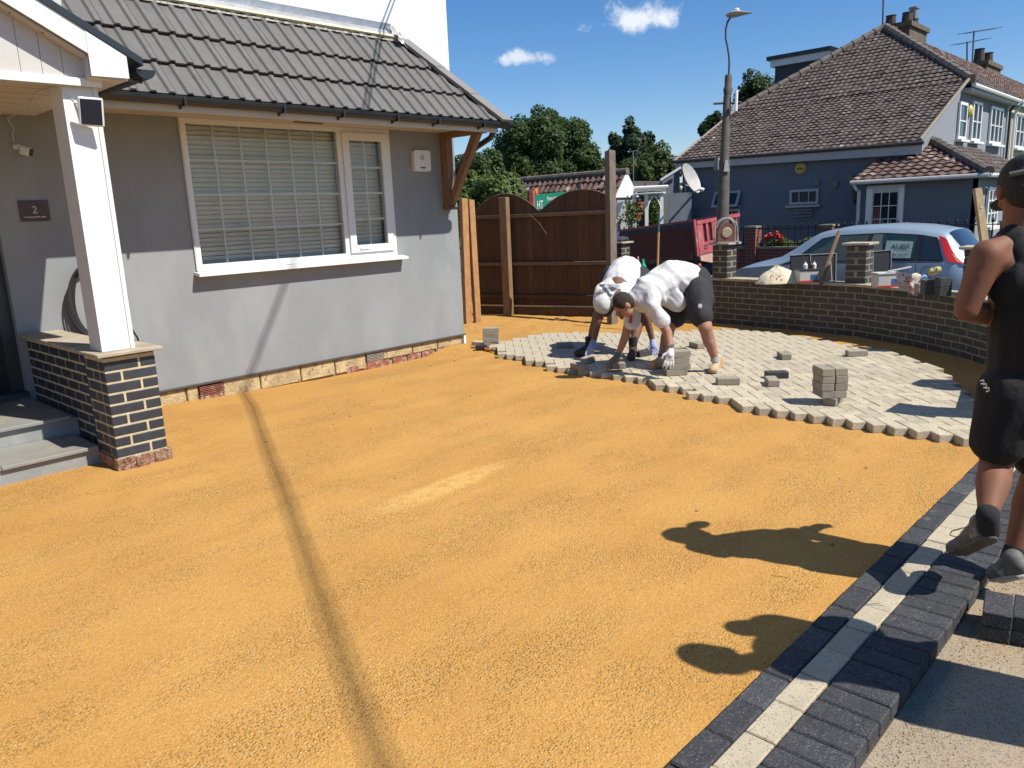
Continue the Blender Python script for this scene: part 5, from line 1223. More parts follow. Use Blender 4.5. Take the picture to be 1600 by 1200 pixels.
# rear screen, windscreen
def top_patch(name, s0, s1, k0, m, off=.008):
    g = MB(); n_ = 6; ks = [(5, -1), (6, -1), (7, -1), (8, 1), (7, 1), (6, 1), (5, 1)]
    for j in range(n_):
        s = s0+(s1-s0)*j/(n_-1)
        for k, sd in ks: p = cp(s, k, sd); p.x = 12.45+(p.x-12.45)*.92; g.v.append((p.x, p.y+(off if s > 1 else -off), p.z+off))
    for j in range(n_-1):
        for i in range(6): a = j*7+i; g.f.append((a, a+1, a+8, a+7))
    return g.build(name, m, car, smooth=True)
top_patch('windscreen', 2.18, 2.72, 0, G_DARK); top_patch('rear_screen', .14, .40, 0, G_DARK)
def wheel(y, side):
    c = (12.45+side*.74, y, CZ+.30); Mw = Matrix.Translation(c) @ Matrix.Rotation(R(90), 4, 'Y')
    w_ = MB().lathe([(.19, -.09), (.29, -.09), (.30, -.05), (.30, .05), (.29, .09), (.19, .09)], (0, 0, 0), 24, Mw).build('wheel', mat('tyre', (.02, .02, .02), .9), car)
    MB().lathe([(0, -.07), (.19, -.085), (.19, .085), (0, .07)], (0, 0, 0), 12, Mw).build('rim', M_STEELG, w_)
for y in (TAIL+.72, TAIL+3.22):
    for sd in (-1, 1): wheel(y, sd)
ps = on_side(1.20, .42, -.02); sg = MB().poly([on_side(.78, .14, .020), on_side(1.13, .14, .020), on_side(1.13, .66, .024), on_side(.78, .66, .024)], (.002, 0, 0)).build('paper_sign', mat('paper', (.30, .42, .41), .8), car)
sp_ = on_side(1.18, .43, -.008); ss_ = on_side(1.18, .22, -.008); tl_ = (on_side(1.2, .7, 0)-on_side(1.2, .2, 0)).normalized()
def side_text(p): return Matrix.Translation(p) @ Matrix(((0, tl_.x, -tl_.z, 0), (-1, 0, 0, 0), (0, tl_.z, tl_.x, 0), (0, 0, 0, 1)))
text('sign_text', 'AUBR', .10, mat('sign_ink', (.03, .05, .05), .7), side_text(on_side(.93, .42, .027)), car, .0003); text('sign_text', 'PARK HOM', .055, MATS['sign_ink'], side_text(on_side(.95, .20, .027)), car, .0003)

# ------------------------------------------------------------------ red tipper truck, standing on the sloping verge
KX, KY = 13.30, 7.80; K = Vector((KX, KY, 1.34))
truck = empty('tipper_truck', 'red tipper truck with open framed tailgate and green headboard sign behind the fence', 'truck', (KX+.9, KY+2, -.26))
TM_ = Matrix.Translation(K) @ Matrix.Rotation(math.atan(.095), 4, 'X').inverted() @ Matrix.Rotation(-math.atan(.06), 4, 'Y')
M_RED_SHADE = mat('shaded_red_paint', (.10, .016, .026), .5, .15, 5, col2=(.09, .03, .034), mix2=(.55, .75), scale2=4)  # truck red with the near side's shade put into the colour
M_RED_LIT = mat('lit_faded_red_paint', (.46, .085, .095), .6, .15, 6, col2=(.50, .26, .23), mix2=(.50, .72), scale2=5)  # same red, paler and pinker: sunlight on the tailgate put into the colour
MB().box((0, .02, -.62), (.04, 3.0, -.10), TM_).build('side_panel', M_RED_SHADE, truck)
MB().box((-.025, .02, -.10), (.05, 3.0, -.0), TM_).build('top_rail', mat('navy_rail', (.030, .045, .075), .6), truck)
for z in (-.22, -.36, -.50): MB().box((-.012, .02, z), (-.001, 3.0, z+.03), TM_).build('pressed_rib', M_RED_SHADE, truck)
MB().box((1.72, .02, -.62), (1.76, 3.0, -.0), TM_).build('side_panel', M_RED_LIT, truck); MB().box((.04, .02, -.62), (1.72, 3.0, -.58), TM_).build('bed_floor', M_RED_SHADE, truck)
tg_ = MB().box((.02, -.06, -.64), (1.15, -.02, -.42), TM_).build('tailgate', M_RED_LIT, truck)
MB().box((.02, -.065, -.07), (1.75, .00, .0), TM_).build('tailgate_rail', M_RED_LIT, tg_)
for x0, x1, z0, z1 in ((.02, .10, -.42, -.07), (.36, .44, -.42, -.07), (.58, .64, -.42, -.07), (.93, 1.0, -.42, -.07), (.10, .24, -.42, -.07), (.64, .80, -.42, -.07), (1.0, 1.15, -.42, -.07)):
    MB().box((x0, -.055, z0), (x1, -.025, z1), TM_).build('tailgate_bar', M_RED_LIT, tg_)
MB().box((.02, -.02, -.62), (1.15, -.015, -.07), TM_).build('gate_inner', M_RED_SHADE, tg_)
for x in (.20, .78):
    for z in (-.50, -.55): MB().box((x, -.066, z), (x+.12, -.059, z+.022), TM_).build('slot', M_DARK, tg_)
MB().box((-.05, -.05, -.66), (.015, -.01, .03), TM_).build('corner_post', M_RED_LIT, truck)
MB().poly([TM_ @ Vector(q) for q in ((.05, -.04, -.645), (1.10, -.04, -.645), (1.02, -.04, -.80), (.55, -.04, -.86), (.08, -.04, -.76))], (0, .03, 0)).build('rear_chute', mat('dusty_pink', (.60, .36, .28), .8), truck)
MB().box((.35, .1, -1.0), (1.4, 4.8, -.80), TM_).build('chassis', M_BLACK, truck)
for x, y in ((.25, .95), (1.55, .95), (.25, 4.4), (1.55, 4.4)):
    MB().lathe([(.2, -.12), (.36, -.12), (.38, 0), (.36, .12), (.2, .12)], (0, 0, 0), 20, TM_ @ Matrix.Translation((x, y, -1.18)) @ Matrix.Rotation(R(90), 4, 'Y')).build('wheel', MATS['tyre'], truck)
MB().box((.0, 3.2, -1.0), (1.75, 4.9, .38), TM_, .08).build('cab', M_RED_LIT, truck)
MB().box((.15, 3.19, -.2), (1.6, 3.199, .28), TM_).build('cab_window', G_DARK, truck)
# headboard sign
SX0, SX1, SY = KX+.03, KX+1.75, 11.90
def SG(x, z, dy=0): return Vector((SX0+(SX1-SX0)*x, SY+dy, z+.055*(SX1-SX0)*x))
MB().poly([SG(.04, 1.60), SG(.97, 1.60), SG(.97, 2.02), SG(.04, 2.02)], (0, .03, 0)).build('sign_board', mat('sign_green', (.008, .22, .13), .5), truck)
MB().poly([SG(-.06, 1.52, -.02), SG(.01, 1.52, -.02), SG(.01, 2.11, -.02), SG(-.06, 2.11, -.02)], (0, .06, 0)).build('sign_post', mat('sign_red_dark', (.16, .025, .02), .5), truck)
MB().poly([SG(.01, 1.52, -.02), SG(.04, 1.52, -.02), SG(.04, 2.11, -.02), SG(.01, 2.11, -.02)], (0, .05, 0)).build('sign_edge', M_RED_LIT, truck)
MB().poly([SG(.97, 1.75, -.02), SG(1.03, 1.75, -.02), SG(1.03, 2.16, -.02), SG(.97, 2.16, -.02)], (0, .05, 0)).build('sign_post', mat('navy_post', (.02, .035, .06), .5), truck)
MB().poly([SG(1.03, 1.75, -.02), SG(1.055, 1.75, -.02), SG(1.055, 2.16, -.02), SG(1.03, 2.16, -.02)], (0, .05, 0)).build('sign_edge', M_RED_LIT, truck)
MB().lathe([(.055, 0), (.065, .02), (.065, .10), (.045, .15), (.0, .165)], tuple(SG(.115, 2.00, .06)), 14).build('beacon', mat('amber_lens', (.85, .20, .02), .3, coat=.5), truck, smooth=True)
text('sign_text', 'HT', .26, mat('sign_white', (.8, .8, .8), .6), Matrix.Translation(SG(.155, 1.70, -.004)) @ MW, truck, .002, xs=.62)
text('sign_text', 'Paving & Landscaping', .135, MATS['sign_white'], Matrix.Translation(SG(.30, 1.865, -.004)) @ MW, truck, .002, align='LEFT', xs=.62)
# ------------------------------------------------------------------ house across the road
def brick_mat(name, c1, c2, mor, sc=1.0):
    m = mat(name, c1, .9); nt = m.node_tree; N = nt.nodes; L = nt.links; b = N['Principled BSDF']
    t = N.new('ShaderNodeTexBrick'); t.inputs['Color1'].default_value = (*c1, 1); t.inputs['Color2'].default_value = (*c2, 1); t.inputs['Mortar'].default_value = (*mor, 1)
    t.inputs['Scale'].default_value = 1; t.inputs['Mortar Size'].default_value = .008; t.inputs['Brick Width'].default_value = .225; t.inputs['Row Height'].default_value = .075
    g = N.new('ShaderNodeNewGeometry'); s = N.new('ShaderNodeSeparateXYZ'); c = N.new('ShaderNodeCombineXYZ'); a = N.new('ShaderNodeMath'); a.operation = 'ADD'
    L.new(g.outputs['Position'], s.inputs[0]); L.new(s.outputs[0], a.inputs[0]); L.new(s.outputs[1], a.inputs[1]); L.new(a.outputs[0], c.inputs[0]); L.new(s.outputs[2], c.inputs[1])
    L.new(c.outputs[0], t.inputs['Vector']); L.new(t.outputs['Color'], b.inputs['Base Color']); return m
M_FARBR = brick_mat('dark_red_brickwork', (.17, .055, .04), (.11, .04, .035), (.16, .12, .10))
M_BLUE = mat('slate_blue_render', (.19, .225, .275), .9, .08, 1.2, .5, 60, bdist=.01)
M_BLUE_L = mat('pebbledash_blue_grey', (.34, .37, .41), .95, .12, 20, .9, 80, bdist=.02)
M_OLD = mat('weathered_brown_tile', (.125, .092, .078), .9, .25, 3.2, .5, 50, col2=(.30, .27, .235), mix2=(.60, .70), scale2=9, speck=(((.50, .47, .42), .975), ((.05, .035, .03), .85)), sscale=9, bdist=.01)
M_REDT = mat('red_brown_tile', (.155, .092, .070), .85, .25, 4, .4, 50, col2=(.26, .135, .09), mix2=(.55, .7), scale2=1.3, speck=(((.40, .30, .24), .90), ((.10, .05, .04), .80)), sscale=7, bdist=.01)
M_FAS = mat('pale_fascia', (.55, .57, .58), .6, .05)
def tile_field(name, O, U, Sd, Nn, poly, m, parent, rh=.25, tw=.20, amp=.022, lift=.030, q=8):
    """rows of overlapping pantiles on a plane; poly in (u, s) metres"""
    O, U, Sd, Nn = Vector(O), Vector(U).normalized(), Vector(Sd).normalized(), Vector(Nn).normalized(); g = MB()
    smax = max(p[1] for p in poly); r = 0
    while r*rh < smax-.02:
        s0, s1 = r*rh, min(smax, (r+1)*rh+.02); sm_ = min(smax-.01, (r+.5)*rh); us = []
        for i in range(len(poly)):
            (u0, a), (u1, b) = poly[i], poly[(i+1) % len(poly)]
            if (a <= sm_) != (b <= sm_): us.append(u0+(u1-u0)*(sm_-a)/(b-a))
        if len(us) >= 2:
            lo, hi = min(us), max(us); n_ = max(2, int((hi-lo)/(tw/q))); base = len(g.v)
            jit = {}
            for k, (s, l_) in enumerate(((s0, -.02), (s0, lift), (s1, 0.0))):
                for i in range(n_+1):
                    u = lo+(hi-lo)*i/n_; ph = ((u+(0 if r % 2 else tw/2)*0) % tw)/tw; ti = int(u/tw)
                    if (ti, r) not in jit: jit[(ti, r)] = random.uniform(-.006, .010)
                    w_ = amp*(math.sin(math.pi*min(1, ph/.62)) if ph < .62 else -.35*math.sin(math.pi*(ph-.62)/.38)) if k else 0
                    dip = .012*noise.noise(Vector((u*.5, r*.3, 4)))
                    g.v.append(tuple(O+U*u+Sd*(s+(jit[(ti, r)] if k < 2 else 0))+Nn*(l_+w_+dip+(jit[(ti, r)] if k == 1 else 0))))
            for k in range(2):
                for i in range(n_): a = base+k*(n_+1)+i; g.f.append((a, a+1, a+n_+2, a+n_+1))
        r += 1
    return tag(g.build(name, m, parent), kind='stuff')
opp = empty('semi_detached_house', 'blue grey house with a brown tiled roof sloping down to a slate blue side wall', 'house', (22, 8.8, -.26))
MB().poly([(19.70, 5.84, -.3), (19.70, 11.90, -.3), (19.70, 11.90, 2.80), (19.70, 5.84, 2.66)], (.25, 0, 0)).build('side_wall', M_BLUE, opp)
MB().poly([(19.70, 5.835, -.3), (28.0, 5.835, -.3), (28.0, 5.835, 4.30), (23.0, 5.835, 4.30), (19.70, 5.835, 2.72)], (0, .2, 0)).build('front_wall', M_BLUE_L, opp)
MB().poly([(19.48, 5.66, 2.56), (19.48, 12.0, 2.66), (19.48, 12.0, 2.83), (19.48, 5.66, 2.76)], (.03, 0, 0)).build('fascia', M_FAS, opp)
MB().tube([(19.43, 5.62, 2.80), (19.43, 12.05, 2.86)], .045, 8).build('gutter', mat('dark_gutter', (.07, .06, .055), .8), opp)
E_a, E_m, E_r = Vector((19.45, 0, 2.84)), Vector((22.95, 0, 4.42)), Vector((26.1, 8.85, 6.60))
d1 = Vector((E_m.x-E_a.x, 0, E_m.z-E_a.z)); l1 = d1.length; n1 = Vector((-d1.z, 0, d1.x)).normalized()
tile_field('catslide_tiles', (E_a.x, 5.70, E_a.z), (0, 1, 0), d1, n1, [(0, 0), (6.35, 0), (6.30, l1), (.0, l1)], M_OLD, opp, rh=.195, tw=.16, amp=.016, lift=.026, q=6)
d2 = Vector((E_r.x-E_m.x, 0, E_r.z-E_m.z)); l2 = d2.length; n2 = Vector((-d2.z, 0, d2.x)).normalized()
tile_field('hip_tiles', (E_m.x-.02, 5.70, E_m.z), (0, 1, 0), d2, n2, [(0, 0), (6.30, 0), (3.18, l2), (3.12, l2)], M_OLD, opp, rh=.195, tw=.16, amp=.016, lift=.026, q=6)
# front slope of the long terrace roof and the back slope
d3 = Vector((0, 8.85-5.66, 6.60-4.34)); l3 = d3.length
tile_field('front_slope_tiles', (23.0, 5.62, 4.36), (1, 0, 0), d3, (0, -d3.z, d3.y), [(0, 0), (5.2, 0), (5.2, l3), (3.1, l3)], M_OLD, opp, rh=.30, tw=.28, q=6)
MB().face([(23, 12.1, 4.4), (E_r.x, 8.85, 6.6), (48, 8.85, 6.6), (48, 12.1, 4.4)]).build('back_slope', M_OLD, opp)
g = MB()
for a, b in (((23.0, 5.66, 4.46), (26.1, 8.85, 6.66)), ((23.0, 12.0, 4.46), (26.1, 8.85, 6.66)), ((26.1, 8.85, 6.66), (28.2, 8.85, 6.64))):
    a, b = Vector(a), Vector(b); n_ = int((b-a).length/.33)
    for i in range(n_):
        p, q_ = a.lerp(b, i/n_), a.lerp(b, (i+1.06)/n_); g.tube([p, q_], [.125, .105], 8)
tag(g.build('hip_ridge_tiles', mat('ridge_tile', (.20, .165, .14), .95, .3, 6, .4, 30, bdist=.01), opp), kind='stuff')
for yy in (5.70, 12.03):
    g = MB()
    for i in range(14):
        p = Vector((E_a.x, yy, E_a.z+.03)).lerp(Vector((E_m.x, yy, E_m.z+.03)), i/14); q_ = Vector((E_a.x, yy, E_a.z+.03)).lerp(Vector((E_m.x, yy, E_m.z+.03)), (i+1)/14); g.tube([p, q_], .04, 6)
    g.build('verge', mat('verge_mortar', (.30, .26, .21), .9, .2, 9), opp)
MB().tube([(22.9, 5.56, 4.30), (28.1, 5.56, 4.28)], .055, 8).build('front_gutter', M_UPVC, opp)
MB().box((22.9, 5.60, 4.16), (28.1, 5.83, 4.24)).build('front_soffit', M_FAS, opp)
MB().tube([(28.05, 5.60, 4.25), (28.05, 5.78, 4.05), (28.05, 5.78, -.2)], .04, 8).build('downpipe', M_BLACK, opp)
MB().tube([(27.6, 5.75, 4.1), (27.6, 5.75, 2.5)], .03, 8).build('downpipe', M_FAS, opp)
def far_window(x0, x1, z0, z1, parent, nbar=2, y=5.82, hb=1, wide=.07):
    f = MB(); t = wide; yb = y-.05
    f.box((x0, yb, z0), (x0+t, y, z1)); f.box((x1-t, yb, z0), (x1, y, z1)); f.box((x0+t, yb, z0), (x1-t, y, z0+t)); f.box((x0+t, yb, z1-t), (x1-t, y, z1))
    o = f.build('window', M_UPVC, parent)
    MB().box((x0+t, y-.02, z0+t), (x1-t, y-.015, z1-t)).build('pane', G_DARK, o)
    for i in range(1, nbar): xx = x0+(x1-x0)*i/nbar; MB().box((xx-.03, yb-.005, z0+t), (xx+.03, y, z1-t)).build('glazing_bar', M_UPVC, o)
    for i in range(1, hb+1): zz = z0+(z1-z0)*i/(hb+1); MB().box((x0+t, yb+.01, zz-.015), (x1-t, y-.022, zz+.015)).build('glazing_bar', M_UPVC, o)
    MB().box((x0-.06, y-.14, z0-.07), (x1+.06, y, z0-.01)).build('sill', M_UPVC, o)
    return o
far_window(22.72, 23.42, 3.02, 3.92, opp, 1); far_window(23.95, 24.85, 3.02, 4.02, opp, 2); far_window(25.85, 27.25, 3.02, 4.02, opp, 3)
al = MB().lathe([(0, 0), (.14, .0), (.16, .05), (.10, .10), (0, .11)], (0, 0, 0), 14, Matrix.Translation((23.70, 5.83, 3.75)) @ Matrix.Rotation(R(90), 4, 'X')).build('alarm_bell', mat('yellow_plastic', (.62, .50, .12), .5), opp)
MB().lathe([(0, 0), (.15, .0), (.15, .05), (.12, .08), (0, .08)], (0, 0, 0), 18, Matrix.Translation((19.70, 8.50, 2.44)) @ Matrix.Rotation(R(-90), 4, 'Y')).build('round_yellow_bell', MATS['yellow_plastic'], opp)
MB().box((19.605, 8.42, 2.41), (19.615, 8.58, 2.46)).build('bell_print', mat('orange_print', (.45, .14, .03), .6), opp)
for y, z in ((8.08, 2.02), (7.62, 1.94), (7.26, 2.08)): MB().box((19.64, y-.055, z), (19.70, y+.055, z+.13)).build('vent_cover', mat('olive_vent', (.28, .28, .14), .7), opp)
def side_win(y0, y1, z0, z1, nb=3, open_=False):
    f = MB(); t = .06
    f.box((19.64, y0, z0), (19.70, y0+t, z1)); f.box((19.64, y1-t, z0), (19.70, y1, z1)); f.box((19.64, y0+t, z0), (19.70, y1-t, z0+t)); f.box((19.64, y0+t, z1-t), (19.70, y1-t, z1))
    o = f.build('window', M_FAS, opp); MB().box((19.675, y0+t, z0+t), (19.68, y1-t, z1-t)).build('pane', G_DARK, o)
    for i in range(1, nb): yy = y0+(y1-y0)*i/nb; MB().box((19.645, yy-.012, z0+t), (19.672, yy+.012, z1-t)).build('glazing_bar', M_FAS, o)
    return o
sw = side_win(8.02, 8.76, 1.56, 1.93); MB().box((19.58, 7.95, 1.49), (19.70, 8.83, 1.54)).build('sill', M_FAS, sw)
for k in range(3): MB().box((19.62, 8.15, 1.26+k*.075), (19.70, 8.62, 1.285+k*.075)).build('vent_louvre', mat('grey_louvre', (.30, .33, .37), .6), opp)
side_win(10.12, 10.80, .9, 1.52, 3)
ow = side_win(10.10, 10.86, 1.545, 1.60, 1)
fr = Matrix.Translation((19.66, 10.10, 1.98)) @ Matrix.Rotation(R(28), 4, 'Y')
f = MB(); f.box((-.02, 0, -.46), (.02, .06, 0), fr); f.box((-.02, .70, -.46), (.02, .76, 0), fr); f.box((-.02, .06, -.46), (.02, .70, -.40), fr); f.box((-.02, .06, -.06), (.02, .70, 0), fr)
f.build('open_sash', M_FAS, ow); MB().box((-.002, .06, -.40), (.002, .70, -.06), fr).build('pane', G_DARK, ow)
MB().tube([(19.64, 11.78, 2.7), (19.64, 11.78, 0)], .045, 8).build('downpipe', M_FAS, opp)
for y, z in ((11.45, 1.35), (10.98, 1.10)): MB().box((19.62, y-.10, z), (19.70, y+.10, z+.12)).build('flue_cover', M_BLUE, opp)
ln_ = MB().lathe([(0, 0), (.05, .02), (.10, .12), (.12, .32), (.14, .34), (.04, .48), (.01, .56)], (19.58, 7.05, 1.50), 8).build('wall_lantern', M_BLACK, opp)
MB().tube([(19.69, 7.05+.14*math.cos(R(t)), 1.32-.10*math.sin(R(t))) for t in range(0, 181, 20)], .008, 5).build('hanging_chain', mat('chain', (.2, .22, .25), .6), opp)
# front extension with door
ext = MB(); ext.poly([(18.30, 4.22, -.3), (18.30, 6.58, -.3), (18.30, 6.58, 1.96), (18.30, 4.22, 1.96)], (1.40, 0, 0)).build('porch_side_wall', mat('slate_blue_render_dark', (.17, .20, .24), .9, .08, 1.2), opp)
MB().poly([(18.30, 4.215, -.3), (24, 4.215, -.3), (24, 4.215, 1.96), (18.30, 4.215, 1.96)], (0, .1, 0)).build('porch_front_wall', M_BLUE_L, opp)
far_window(18.95, 19.85, .95, 1.75, opp, 3, 4.20, 2)
d4 = Vector((1.0, 0, .31)); n4 = Vector((-.31, 0, 1)); L4 = 2.70*d4.length
tile_field('porch_roof_tiles', (18.08, 4.02, 2.02), (0, 1, 0), d4, n4, [(0, 0), (2.62, 0), (2.62, 1.65), (1.80, 1.70), (1.80, L4), (1.76, L4)], M_REDT, opp, rh=.28, tw=.21)
d5 = Vector((0, 1.0, .46)); n5 = Vector((0, -.46, 1))
tile_field('porch_roof_front_tiles', (18.08, 4.02, 2.02), (1, 0, 0), d5, n5, [(0, 0), (6, 0), (6, 1.98), (2.70, 1.98)], M_OLD, opp, rh=.28, tw=.21)
g = MB(); a, b = Vector((18.05, 4.0, 2.06)), Vector((20.78, 5.82, 2.92))
for i in range(9): g.tube([a.lerp(b, i/9), a.lerp(b, (i+1.08)/9)], [.11, .095], 8)
tag(g.build('porch_hip_tiles', MATS['ridge_tile'], opp), kind='stuff')
MB().tube([(18.03, 3.98, 1.985), (18.03, 6.66, 1.985)], .045, 8).tube([(18.03, 3.98, 1.985), (24, 3.98, 1.985)], .045, 8).build('porch_gutter', mat('white_gutter', (.66, .67, .68), .5), opp)
MB().tube([(18.06, 6.60, 1.97), (18.10, 6.56, 1.85), (18.22, 6.53, 1.78), (18.22, 6.53, -.2)], .04, 8).build('downpipe', MATS['white_gutter'], opp)
dd = MB().box((18.255, 5.60, -.2), (18.30, 6.38, 1.90)).build('door_surround', MATS['white_gutter'], opp)
MB().box((18.245, 5.73, .9), (18.250, 6.22, 1.74)).build('pane', G_DARK, dd)
for i in (1, 2): MB().box((18.235, 5.73+.49*i/3-.008, .9), (18.244, 5.73+.49*i/3+.008, 1.74)).build('glazing_bar', M_UPVC, dd)
for i in (1, 2): MB().box((18.236, 5.73, .9+.84*i/3-.008), (18.245, 6.22, .9+.84*i/3+.008)).build('glazing_bar', M_UPVC, dd)
for y0, y1 in ((5.60, 5.70), (6.25, 6.38)): MB().box((18.245, y0, -.1), (18.254, y1, 1.84)).build('door_stile', M_UPVC, dd)
# satellite dish
ds = empty('satellite_dish', 'large white satellite dish on the left end of the slate blue wall', 'satellite dish', (19.0, 11.5, 2.2))
cD = spot(1076, 281, 19.6); fc = (CR*.70-CF*.62+CU*.30).normalized(); MD = Matrix.Translation(cD) @ Vector((0, 0, 1)).rotation_difference(fc).to_matrix().to_4x4()
pr = [(.0, 0)]+[(.40*k/8, .10*(k/8)**2) for k in range(1, 9)]
g = MB(); g.lathe(pr+[(.405, .095)]+[(q[0], q[1]-.012) for q in pr[::-1]], (0, 0, 0), 28, MD); g.build('dish', mat('dish_grey', (.50, .49, .46), .5), ds, smooth=True)
fp = spot(1096, 295, 19.3); MB().tube([MD @ Vector((0, 0, 0))-CU*.36, fp], .014, 6).build('feed_arm', M_STEELG, ds); MB().tube([fp-CR*.05, fp+CR*.06-CU*.03], .045, 8).build('receiver', M_UPVC, ds)
MB().tube([cD, cD-fc*.25, Vector((19.7, 11.2, cD.z-.2))], .03, 6).build('dish_mount', M_STEELG, ds)
# chimneys and aerials on the ridge
def chimney(px0, px1, py_top, py_base, label_name):
    a = plane(1, 8.85, px0, py_top); b = plane(1, 8.85, px1, py_top); zb = 6.2
    o = MB().box((a.x, 8.45, zb), (b.x, 9.25, a.z)).build('chimney', M_CHM, opp)
    MB().box((a.x-.07, 8.38, a.z), (b.x+.07, 9.32, a.z+.14)).build('chimney_cap', M_CHM, o)
    return o, a, b
M_CHM = mat('old_chimney_render', (.15, .12, .082), .95, .3, 5, .6, 30, bdist=.02)
M_POT = mat('dark_chimney_pot', (.09, .06, .05), .9)
o1, a, b = chimney(1400, 1428, 44, 60, '')
for t, y in ((.15, 8.62), (.15, 9.10), (.85, 8.8)): MB().lathe([(.0, 0), (.16, 0), (.14, .28), (.16, .30), (.0, .30)], (a.x+(b.x-a.x)*t, y, a.z+.14), 10).build('chimney_pot', M_POT, o1)
MB().lathe([(.0, 0), (.13, 0), (.13, .30), (.16, .31), (.16, .36), (.0, .40)], (a.x+(b.x-a.x)*.85, 8.8, a.z+.44), 10).build('cowl', M_STEELG, o1)
# neighbour
nbh = empty('neighbouring_house', 'cream rendered terraced house at the right edge beyond the blue grey one', 'house', (32, 7.5, -.26))
MB().poly([(28.01, 5.83, -.3), (48, 5.83, -.3), (48, 5.83, 4.28), (28.01, 5.83, 4.28)], (0, .3, 0)).build('front_wall', mat('cream_render', (.66, .60, .46), .9, .05, 2), nbh)
tile_field('front_slope_tiles', (28.2, 5.62, 4.36), (1, 0, 0), d3, (0, -d3.z, d3.y), [(0, 0), (20, 0), (20, l3), (0, l3)], M_REDT, nbh, rh=.30, tw=.28, q=4)
far_window(29.0, 30.6, 3.0, 4.0, nbh, 3); MB().tube([(28.2, 5.56, 4.29), (48, 5.56, 4.26)], .055, 8).build('front_gutter', M_UPVC, nbh)
MB().tube([(28.6, 5.60, 4.25), (28.6, 5.76, 4.0), (28.6, 5.76, 0)], .04, 8).build('downpipe', M_UPVC, nbh)
a = plane(1, 8.85, 1524, 103); b = plane(1, 8.85, 1547, 103)
ch2 = MB().box((a.x, 8.45, 6.2), (b.x, 9.25, a.z)).build('chimney', M_CHM, nbh); MB().box((a.x-.07, 8.38, a.z), (b.x+.07, 9.32, a.z+.16)).build('chimney_cap', M_CHM, ch2)
for t in (.2, .8): MB().lathe([(.0, 0), (.2, 0), (.17, .5), (.2, .52), (.0, .52)], (a.x+(b.x-a.x)*t, 8.85, a.z+.16), 10).build('chimney_pot', M_POT, ch2)
for px0, py0, px1, py1 in ((1511, 98, 1511, 65), (1519, 98, 1522, 48)): MB().tube([plane(1, 8.85, px0, py0), plane(1, 8.85, px1, py1)], .03, 5).build('aerial_mast', mat('aerial', (.14, .14, .14), .5), nbh)
for (x0, y0, x1, y1) in ((1497, 69, 1538, 61), (1507, 52, 1556, 44)):
    p, q_ = plane(1, 8.85, x0, y0), plane(1, 8.85, x1, y1); g = MB().tube([p, q_], .022, 5)
    for i in range(8): c = p.lerp(q_, i/7); g.tube([c-Vector((0, .25, 0)), c+Vector((0, .25, 0))], .012, 4)
    g.build('aerial', MATS['aerial'], nbh)
MB().tube([plane(1, 8.9, 1379, 45), plane(1, 8.9, 1381, -25)], .025, 6).build('aerial_mast', MATS['aerial'], opp)
# roof-lights and dormer
a, b = plane(1, 11.0, 1254, 98), plane(1, 11.0, 1325, 72)
dm = MB().box((a.x, 10.2, 4.3), (b.x+1.2, 11.9, a.z)).build('dormer', mat('dormer_cheek', (.07, .085, .11), .8), opp)
MB().box((a.x-.15, 10.1, a.z), (b.x+1.3, 12.0, a.z+.20)).build('dormer_fascia', M_UPVC, dm); MB().box((a.x-.22, 10.05, a.z+.20), (b.x+1.35, 12.1, a.z+.32)).build('dormer_roof', M_BLACK, dm)
MB().box((26.9, 7.3, 5.62), (29.6, 8.2, 5.72), Matrix.Translation((0, 0, .02))).build('solar_slab', M_BLACK, opp) if False else None

# ------------------------------------------------------------------ front garden wall with iron railings
rw = empty('railing_wall', 'low dark red brick garden wall topped with black spiked iron railings', 'wall', (17.3, 8, -.26))
MB().box((17.22, 2.5, -.3), (17.40, 12.6, .60)).build('brick_wall', M_FARBR, rw); MB().box((17.19, 2.5, .60), (17.43, 12.6, .64)).build('coping', mat('pale_green_coping', (.28, .29, .20), .9), rw)
for y in (3.4, 6.80, 8.55, 10.2):
    p = MB().box((17.13, y-.13, -.3), (17.47, y+.13, 1.08)).build('pier', M_FARBR, rw); MB().box((17.11, y-.15, 1.08), (17.49, y+.15, 1.12)).build('pier_cap', MATS['pale_green_coping'], p)
BAR = MB().tube([(0, 0, 0), (0, 0, .46)], .011, 6).lathe([(.011, .46), (.030, .50), (.002, .57)], (0, 0, 0), 6).me('bar', M_BLACK)
y = 2.6
while y < 12.5:
    if all(abs(y-q) > .16 for q in (3.4, 6.80, 8.55, 10.2)): place('bar', BAR, rw, Matrix.Translation((17.3, y, .62)))
    y += .155
for z in (.70, 1.04): MB().box((17.285, 2.5, z), (17.315, 12.6, z+.022)).build('rail', M_BLACK, rw)
# leaves
def leaves(pts, nrm, size, jit=.5, asp=1.6):
    n = len(pts); rnd = np.random.normal(0, jit, (n, 3)); N_ = nrm+rnd; N_ /= np.linalg.norm(N_, axis=1)[:, None]+1e-9
    A = np.cross(N_, np.random.normal(0, 1, (n, 3))); A /= np.linalg.norm(A, axis=1)[:, None]+1e-9; B = np.cross(N_, A)
    s = size*np.random.uniform(.6, 1.3, (n, 1)); A = A*s*.5*asp; B = B*s*.5
    V = np.stack([pts-A, pts-A*.2-B, pts+A, pts-A*.2+B], 1).reshape(-1, 3)
    return V
def leaf_mesh(name, V, m, parent):
    n = len(V)//4; me = bpy.data.meshes.new(name); me.vertices.add(n*4); me.loops.add(n*4); me.polygons.add(n)
    me.vertices.foreach_set('co', V.ravel()); me.loops.foreach_set('vertex_index', np.arange(n*4)); me.polygons.foreach_set('loop_start', np.arange(0, n*4, 4)); me.polygons.foreach_set('loop_total', np.full(n, 4))
    me.update(); me.validate(); me.materials.append(m); o = link(name, me)
    if parent is not None: adopt(o, parent)
    return o
